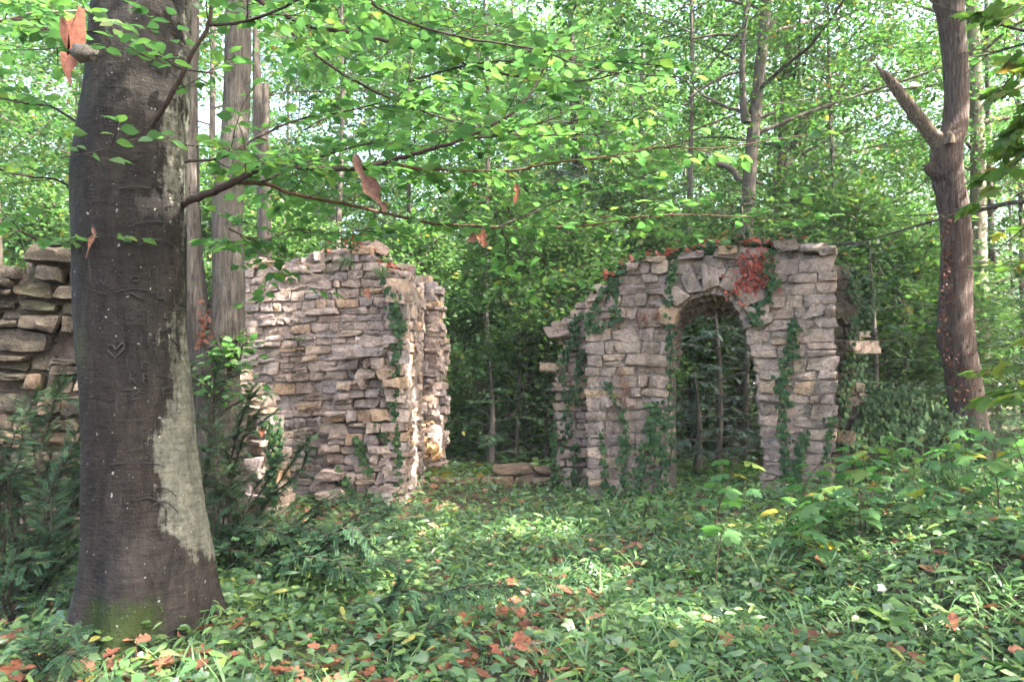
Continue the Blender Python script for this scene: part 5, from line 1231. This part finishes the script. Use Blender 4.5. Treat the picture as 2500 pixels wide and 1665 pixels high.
# bare litter shows in some patches
BARE = [(W(1250, 1530, 4.9), .5), (W(1180, 1530, 5.0), .35), (W(1390, 1480, 5.3), .3), (W(300, 1650, 4.0), .5), (W(1240, 1640, 4.1), .45), (W(760, 1640, 4.1), .4), (W(780, 1270, 8.3), .6), (W(1080, 1240, 9.0), .5), (W(60, 1500, 4.9), .5), (W(1550, 1350, 6.7), .35), (W(560, 1640, 4.1), .3), (W(1950, 1560, 4.6), .2)]
def bare(x, y):
    b = np.zeros_like(x)
    for p, r in BARE: b = np.maximum(b, np.exp(-(((x - p[0]) / r / 1.3) ** 2 + ((y - p[1]) / (r * 1.1)) ** 2)))
    return b
def layer(name, n, yr, tm, size, hgt, mat, tilt=.35, dens=None, toward=.0, pw=1.0, upx=0.0, parent=None):
    x, y = scatter(n, *yr, pw=pw)
    k = rgd.random(len(x)) < (dens(x, y) if dens else 1.0); x, y = x[k], y[k]; m = len(x)
    P = np.stack([x, y, gz(x, y) + hgt[0] + (hgt[1] - hgt[0]) * rgd.random(m) ** 1.5], -1); a = rgd.uniform(0, 2 * PI, m)
    X = np.stack([np.cos(a), np.sin(a), np.full(m, upx) + rgd.normal(0, .15, m)], -1); N = norm(np.array([0, -toward, 1.0]) + rgd.normal(0, tilt, (m, 3)))
    b = Buf(); inst(tm, P, X, N, rgd.uniform(*size, m), rgd.random(m), b); return b
g1 = lambda x, y: np.clip(1.05 - .9 * bare(x, y), 0, 1) * (.55 + .45 * patch(x, y, .9, 1.0))
iv = layer("ivy", 33000, (3.0, 11.5), IVY, (.03, .072), (.02, .10), M_ivy, .42, g1, .25); iv2 = layer("ivy", 3200, (3.0, 5.6), IVY, (.055, .095), (.03, .12), M_ivy, .42, g1, .3)
iv.add(iv2.V[0], F3=iv2.F3[0], r=iv2.r[0]); o = iv.make("ivy_carpet", M_ivy); tag(o, "low ivy covering the floor of the clearing", "ivy", kind='stuff')
b1 = layer("h", 16000, (3.2, 11.5), OVATE, (.03, .072), (.04, .17), M_herb, .4, lambda x, y: g1(x, y) * (.35 + .65 * patch(x, y, 1.3, 2.0)), .2)
b2 = layer("h", 24000, (3.2, 11.5), LANCE, (.05, .12), (.04, .20), M_herb, .45, g1, .2)
o = Buf(); o.V, o.F3, o.r, o.n = b1.V, b1.F3, b1.r, b1.n
b3 = layer("h", 3500, (3.2, 6.0), BEECH, (.035, .07), (.05, .16), M_herb, .4, g1, .2); o.add(b3.V[0], F3=b3.F3[0], r=b3.r[0])
o.add(b2.V[0], F3=b2.F3[0], r=b2.r[0])
o = o.make("woodland_herbs", M_herb); tag(o, "small green herbs mixed among the ivy", "herbs", kind='stuff')
gb_ = Buf()
for q in range(6000):
    x, y = scatter(1, 3.3, 10.5)
    if len(x) == 0: continue
    if rgd.random() > (.25 + .75 * patch(x, y, 1.1, 3.0)[0]) * (1 - .6 * bare(x, y)[0]): continue
    k = int(rgd.integers(6, 20)); sz = rgd.uniform(.13, .29) * (1.1 if x[0] > .2 else .95)
    tm = BLADES[int(rgd.choice([0, 1, 1, 2, 2, 3, 3]))]; a = rgd.uniform(0, 2 * PI, k); up = rgd.uniform(.7, 2.2, k)
    X = np.stack([np.cos(a), np.sin(a), up], -1); N = np.stack([-np.cos(a) * up, -np.sin(a) * up, np.ones(k)], -1)
    P = np.stack([x[0] + rgd.normal(0, .05, k), y[0] + rgd.normal(0, .05, k), np.full(k, gz(x[0], y[0]))], -1)
    inst(tm, P, X, N, sz * rgd.uniform(.6, 1.2, k), rgd.random(k), gb_, sy=.58)
o = gb_.make("sedge_grass", M_grass); tag(o, "arching sedge blades through the undergrowth", "grass", kind='stuff')
o = layer("l", 8500, (3.0, 12.5), CURL, (.06, .13), (.01, .08), M_dead, .5, lambda x, y: .22 + .78 * bare(x, y), 0).make("leaf_litter", M_dead); tag(o, "brown fallen leaves under the ivy", "leaf litter", kind='stuff')
o = layer("f", 26000, (10.5, 36), RHOMB, (.10, .22), (.02, .16), M_shade, .45, lambda x, y: .9 + 0 * x, .2, pw=1.4).make("forest_floor_plants", M_shade); tag(o, "green plants on the wood's floor behind the ruins", "ground plants", kind='stuff')

# ---- maple saplings, each with stem and leaves
SAPM = []
for q in range(3):
    me = bpy.data.meshes.new("leaf"); v = MAPLE[0] + np.random.default_rng(q).normal(0, .025, MAPLE[0].shape); me.from_pydata(v.tolist(), [], MAPLE[1].tolist()); me.update(); me.shade_smooth(); me.materials.append(M_sap); SAPM.append(me)
me = bpy.data.meshes.new("leaf"); me.from_pydata(BEECH[0].tolist(), [], BEECH[1].tolist()); me.update(); me.shade_smooth(); me.materials.append(M_sap); OVM = me
rsp = np.random.default_rng(131)
def sapling(px_, Y, H, label, group=None, size=(.11, .18), n=5, lean=None, ov=False, yellow=False):
    x = (px_ - 1250) / FPX * Y; z0 = float(gz(x, Y)); root = thing("maple_sapling" if not ov else "young_sprout", label, "sapling", (x, Y, z0 - .02), group)
    ln = lean if lean is not None else rsp.normal(0, .10); dy = rsp.normal(0, .06)
    P = resample(np.array([(0, 0, 0), (ln * .3, dy * .4, H * .5), (ln, dy, H)]) , 8) + np.array([x, Y, z0 - .02])
    V, F3, F4 = tube(P, np.linspace(.006, .003, 8), 5); build("stem", V, F3, F4, M_twig_warm, root)
    base = np.array(root['_base'][:]); a = rsp.uniform(0, 6.28)
    for q in range(n):
        f = .45 + .55 * (q + .5) / n if n > 1 else 1.0; i = min(int(f * 7), 6); p = P[i] + (P[i + 1] - P[i]) * (f * 7 - i)
        for s in (0, PI):
            az = a + q * 1.57 + s + rsp.normal(0, .25); pl = rsp.uniform(.05, .13) * (1.2 - .5 * f)
            d = np.array([math.cos(az), math.sin(az), .25]); e_ = p + d * pl
            pv, p3, p4 = tube(np.array([p, e_]), [.0016, .001], 3)
            X = norm(np.array([math.cos(az), math.sin(az), -.22 + rsp.normal(0, .15)])); N = norm(np.array([0, 0, 1.0]) + rsp.normal(0, .22, 3))
            z = norm(N - (N @ X) * X); y = np.cross(z, X); S = rsp.uniform(*size); t = e_ - base
            o = bpy.data.objects.new("leaf", OVM if ov else SAPM[int(rsp.integers(3))]); C.objects.link(o); o.parent = root
            o.matrix_basis = Matrix([[X[0], y[0], z[0], t[0]], [X[1], y[1], z[1], t[1]], [X[2], y[2], z[2], t[2]], [0, 0, 0, 1]]) @ Matrix.Scale(S, 4)
            build("petiole", pv, p3, p4, M_twig_warm, root)
    return root
sapling(1735, 6.6, .78, "tallest lone sapling leaning in front of the arch opening", size=(.12, .2), n=4, lean=.22)
sapling(1775, 6.1, .40, "low sapling tilting just below the tall lone one by the arch", size=(.12, .2), n=2, lean=-.1)
sapling(1742, 5.4, .42, "pale-stalked sprout with drooping yellow-green leaves in the open ivy", size=(.13, .2), n=1, lean=.07)
GS = "maple saplings crowding the rise in front of the ivy-clad wall"; LS = "slim maple sapling in the green crowd on the rise before the ivy-clad wall"
for q in range(36):
    px_ = rsp.uniform(1930, 2520); Y = rsp.uniform(5.6, 8.2)
    H = rsp.uniform(.24, .50) + .14 * smooth01((px_ - 2050) / 350)
    sapling(px_, Y, H, LS, GS, size=(.11, .19), n=int(rsp.integers(2, 5)))
for q in range(10):
    px_ = rsp.uniform(1550, 2000); Y = rsp.uniform(6.6, 8.6)
    sapling(px_, Y, rsp.uniform(.2, .42), "short maple seedling in the ivy in front of the arch piers", "short seedlings before the arch", size=(.10, .16), n=2)
for q, (a, b, Y) in enumerate(((300, 1640, 3.95), (400, 1650, 3.9), (340, 1600, 4.05), (480, 1640, 3.9))):
    sapling(a, Y, .14, ["bright sprout before the left side of the beech's mossy foot", "bright sunlit sprout just right of the beech's mossy foot", "small sprout closest to the moss on the beech's foot", "sunlit sprout farthest right along the beech's foot"][q], "sunlit sprouts at the beech's foot", size=(.07, .11), n=3, ov=True)
# broad-leaved plants
def lily(px_, py_, Y, label, n=3, size=(.18, .26)):
    p = W(px_, py_, Y); z0 = float(gz(p[0], Y)); root = thing("broad_leaved_plant", label, "plant", (p[0], Y, z0)); 
    for q in range(n):
        a = rsp.uniform(0, 6.28); X = norm([math.cos(a), math.sin(a), .9]); N = norm([-math.cos(a) * .8, -math.sin(a) * .8, 1.0])
        bf = Buf(); inst(OVATE, np.array([[p[0], Y, z0 + .03]]), X[None], N[None], rsp.uniform(*size), rsp.random() * .9, bf, sy=1.2); bf.make("leaf", M_herb, root)
lily(2440, 1620, 4.0, "big pale broad leaf clump at the bottom corner under the saplings", 3, (.2, .3))
lily(2190, 1560, 4.5, "upright broad green leaf between sedge and ivy near the corner", 2)
lily(1560, 1480, 4.9, "fresh green upright leaf pair standing in the sedge near the middle", 2, (.16, .22))
lily(1270, 1310, 7.0, "pale upright leaves standing in the sunny strip of the clearing", 3, (.18, .26))
lily(1700, 1400, 5.7, "broad leaves low beside the pale-stalked sprout", 2)
lily(1960, 1330, 6.4, "yellow-spotted round-leaved plant below the arch's outer pier", 2)

# ---- bright bush by the stub, lit from above
p = bush(140, .72, .46, 9, 4, 9, .085, rad=.13)
x = W(525, 900, 7.2)
make_tree("leafy_bush", "bright sunlit leafy sprig beside the beech in front of the grey stems", "bush", (float(x[0]), 7.2, .95), p, M_twig, M_beech, tm=BEECH)

# ---- dead leaves caught in the branches, and those lying in the open
dme = []
for q in range(3):
    rr_ = np.random.default_rng(300 + q); v = CURL[0] + rr_.normal(0, .03, CURL[0].shape); me = bpy.data.meshes.new("dead_leaf"); me.from_pydata(v.tolist(), [], CURL[1].tolist()); me.update(); me.shade_smooth(); me.materials.append(M_dead_o); dme.append(me)
def dead_leaf(p, X, N, S, label, group=None, q=0, name="dead_leaf", sy=1.0):
    o = bpy.data.objects.new(name, dme[q % 3]); C.objects.link(o); x = norm(X); z = norm(np.array(N) - (np.array(N) @ x) * x); y = np.cross(z, x)
    o.matrix_world = Matrix([[x[0], y[0], z[0], p[0]], [x[1], y[1], z[1], p[1]], [x[2], y[2], z[2], p[2]], [0, 0, 0, 1]]) @ Matrix.Diagonal((S, S * sy, S, 1))
    return tag(o, label, "dead leaf", group)
M_dead_brown = leaf_mat('brown_dead_leaf', [(0, (.13, .065, .045)), (1, (.15, .07, .045))], .2, .2, .6, obj=True, tgain=1.0, mott=True)
def hanging_leaf(label, pts, Y, Wd, seed, mat=None):
    """large curled dead leaf: ragged strip with curled rims, hanging along photo points"""
    rng = np.random.default_rng(seed); n = 16; P = resample(np.array([W(a, b, Y) for a, b in pts]), n); k = 7; V = []
    Tn = norm(np.gradient(P, axis=0))
    for i in range(n):
        t = i / (n - 1); w = Wd * max(.12, (abs(math.sin(PI * (t * .94 + .03) * 1.0)) ** .6) * (.72 + .38 * math.sin(t * 13 + seed)))
        s = norm(np.cross(Tn[i], [0, 1, 0]))
        for j in range(k):
            v = j / (k - 1) * 2 - 1
            V.append(P[i] + s * w * v + np.array([0, -1, 0]) * (.5 * w * v * v - .1 * Wd) + rng.normal(0, Wd * .05, 3))
    F = [(i * k + j, i * k + j + 1, (i + 1) * k + j + 1, (i + 1) * k + j) for i in range(n - 1) for j in range(k - 1)]
    c = P.mean(0); o = build("hanging_dead_leaf", np.array(V), F4=np.array(F), mat=mat or M_dead_o, origin=c); return tag(o, label, "dead leaf")
def two_lobed():
    Y = 3.6; px2 = [(145, 38), (140, 60), (150, 90), (160, 118), (172, 112), (178, 130), (165, 128), (150, 128), (150, 150), (156, 175), (172, 212), (180, 205), (178, 180), (188, 160), (190, 132), (205, 108), (208, 85), (206, 55), (202, 20), (190, 15), (188, 40), (183, 48), (165, 50), (150, 45)]
    P = np.array([W(a, b, Y) + np.array([0, .012 * math.sin(a * .2) + .00018 * (a - 172) ** 2 * .1, 0]) for a, b in px2]); n = len(P); c = P.mean(0)
    V = np.vstack([P + np.array([0, -.006, 0]), W(175, 85, Y) + np.array([0, -.025, 0]), W(168, 140, Y) + np.array([0, -.015, 0])]); F = []
    for i in range(n):
        a, b = i, (i + 1) % n; y_ = (px2[a][1] + px2[b][1]) / 2; F.append((a, b, n if y_ < 122 else n + 1))
    F.append((5, n + 1, n)); F.append((n, n + 1, 14))
    o = build("hanging_dead_leaf", V, F3=np.array(F), mat=M_dead_o, origin=c); tag(o, "largest orange dead leaf, two-horned, hanging at the upper left of the beech trunk", "dead leaf")
two_lobed()
hanging_leaf("long brown curled dead leaf draped over the main bough", [(868, 378), (880, 420), (905, 455), (925, 490), (945, 512)], 4.2, .045, 1, M_dead_brown)
hanging_leaf("small orange dead leaf dangling below the long bough over the footing", [(1180, 560), (1178, 580), (1185, 602)], 4.5, .035, 2)
hanging_leaf("dark withered leaf beside the small orange dangling one", [(1140, 590), (1160, 582), (1178, 588)], 4.52, .03, 3, M_dead_brown)
hanging_leaf("thin rusty dead leaf hanging upright under the fork of the boughs", [(1258, 445), (1262, 470), (1255, 500)], 4.4, .018, 4)
hanging_leaf("brown crumpled seed-like leaf hanging left of the thin rusty one", [(1155, 430), (1165, 440), (1150, 460)], 4.4, .022, 5, M_dead_brown)
hanging_leaf("torn dead leaf stuck on the beech trunk under the leaf spray", [(225, 555), (232, 575), (222, 590), (210, 630)], 3.95, .014, 6, M_dead_brown)
def clump():
    rng = np.random.default_rng(4); c = W(203, 130, 3.55); n, k = 9, 12; V = []
    for i in range(n):
        th = PI * (i + .3) / (n - .4)
        for j in range(k):
            a = 2 * PI * j / k; d = np.array([math.cos(th) * 1.25, math.sin(th) * math.cos(a), math.sin(th) * math.sin(a) * .85 - .25 * math.cos(th)])
            V.append(c + .046 * d * (1 + rng.normal(0, .2)))
    F = [(i * k + j, i * k + (j + 1) % k, (i + 1) * k + (j + 1) % k, (i + 1) * k + j) for i in range(n - 1) for j in range(k)]
    F3 = [(q, (q + 1) % k, 0) for q in range(1, k - 1)]
    o = build("dried_clump", np.array(V), F4=np.array(F), mat=M_clump, origin=c); tag(o, "grey lumpy dried clump hanging against the largest orange leaf", "dried clump")
clump()
gl = "fallen leaves lying open on the ground"
FLAB = ["orange fallen leaf at the left end of the bare litter patch"] + ["curled orange leaf heaped in the bare litter patch below the yew bough"] * 4 + ["fallen leaf lying lowest and leftmost by the bare litter patch", "fallen leaf at the near edge of the sunny patch", "fallen leaf in the middle of the sunny patch", "fallen leaf just below the sunny patch",
 "fallen leaf beside the brown stick at the bottom", "brown leaf touching the stick near the bottom middle", "fallen leaf at the tip of the stick near the bottom", "orange leaf nearest the left corner by the yew tuft", "fallen leaf on the ground left of the beech's foot", "dark red leaf under the yew left of the beech", "fallen leaf in the sedge right of the beech", "fallen leaf just behind the one in the sedge right of the beech",
 "fallen leaf under the big broad-leaved clump at the corner", "lone orange leaf in the sedge below the saplings", "lone fallen leaf at the foot of the sapling crowd", "fallen leaf at the bottom edge right of the beech", "fallen leaf among the sunlit sprouts at the beech's foot"]
rdl = np.random.default_rng(55)
for q, (a, b, Y) in enumerate([(1160, 1530, 4.95), (1230, 1510, 5.0), (1245, 1525, 4.9), (1265, 1530, 4.9), (1285, 1520, 4.95), (1140, 1540, 4.8), (1400, 1470, 5.3), (1440, 1480, 5.25), (1450, 1500, 5.1), (1200, 1620, 4.2), (1280, 1630, 4.1), (1320, 1610, 4.15), (40, 1640, 3.85), (20, 1560, 4.2), (90, 1480, 4.8), (620, 1550, 4.5), (590, 1530, 4.6), (2330, 1590, 4.3), (1790, 1580, 4.4), (2010, 1430, 5.4), (700, 1640, 3.95), (380, 1600, 4.0)]):
    w = W(a, b, Y); p = np.array([w[0], Y, float(gz(w[0], Y)) + rdl.uniform(.06, .11)]); az = rdl.uniform(0, 6.28)
    dead_leaf(p, np.array([math.cos(az), math.sin(az), rdl.normal(0, .25)]), np.array([rdl.normal(0, .4), -.5, 1.0]), rdl.uniform(.10, .17), FLAB[q], gl, q)
hl = hanging_leaf("large salmon-coloured dead leaf on the ground at the very corner left of the beech", [(15, 1668), (35, 1640), (48, 1610)], 3.75, .055, 8)
# red creeper leaves on the stub end and a bright one on the gate
for a, b, fr, lab in ((662, 1035, NF, "red five-pointed creeper leaf at the stub's upper corner"), (905, 708, TF, "orange leaf caught high on the buttress face"), (842, 953, TF, "rusty leaf lodged in the buttress's hollow")):
    u, v = fr.px(a, b); dead_leaf(fr.at(u, v, .16), -fr.z + .3 * fr.u, fr.n + .3 * fr.z, .13, lab, None, 1)

# ================================================================= AIR
def haze():
    x0, x1, y0_, y1, z0, z1 = -110, 110, -30, 115, -3, 34
    V = [(x, y, z) for x in (x0, x1) for y in (y0_, y1) for z in (z0, z1)]
    F = [(0, 1, 3, 2), (4, 6, 7, 5), (0, 4, 5, 1), (2, 3, 7, 6), (0, 2, 6, 4), (1, 5, 7, 3)]
    m, nt, N, L = nodes("haze_air"); v = N.new("ShaderNodeVolumePrincipled"); v.inputs['Color'].default_value = (.93, .97, 1.0, 1); v.inputs['Density'].default_value = HAZE; v.inputs['Anisotropy'].default_value = .3
    o_ = N.new("ShaderNodeOutputMaterial"); L.new(v.outputs[0], o_.inputs['Volume'])
    o = build("haze", np.array(V, float), F4=np.array(F), mat=m, smooth=False); tag(o, "thin pale air between the trees", "haze", kind='stuff')
HAZE = .0013
haze()

# ---- sticks lying about
def stick(label, pts, r):
    P = resample(np.array([(W(a, b, Y)[0], Y, float(gz(W(a, b, Y)[0], Y)) + .10) for a, b, Y in pts]), 14); P[:, 2] += rdl.normal(0, .006, 14)
    V, F3, F4 = tube(P, np.linspace(r, r * .5, 14), 6, .08); tag(build("stick", V, F3, F4, M_bark_mid, origin=P[0]), label, "stick")
stick("brown stick lying in the litter near the bottom middle", [(1230, 1640, 4.1), (1270, 1625, 4.15), (1330, 1605, 4.2)], .012)
stick("thin dark twig lying across the ivy in front of the arch", [(1420, 1330, 6.9), (1480, 1325, 6.95), (1540, 1335, 6.8)], .008)
stick("short bent twig on the ground before the tall ruin", [(980, 1290, 7.6), (1030, 1280, 7.7), (1060, 1290, 7.6)], .009)
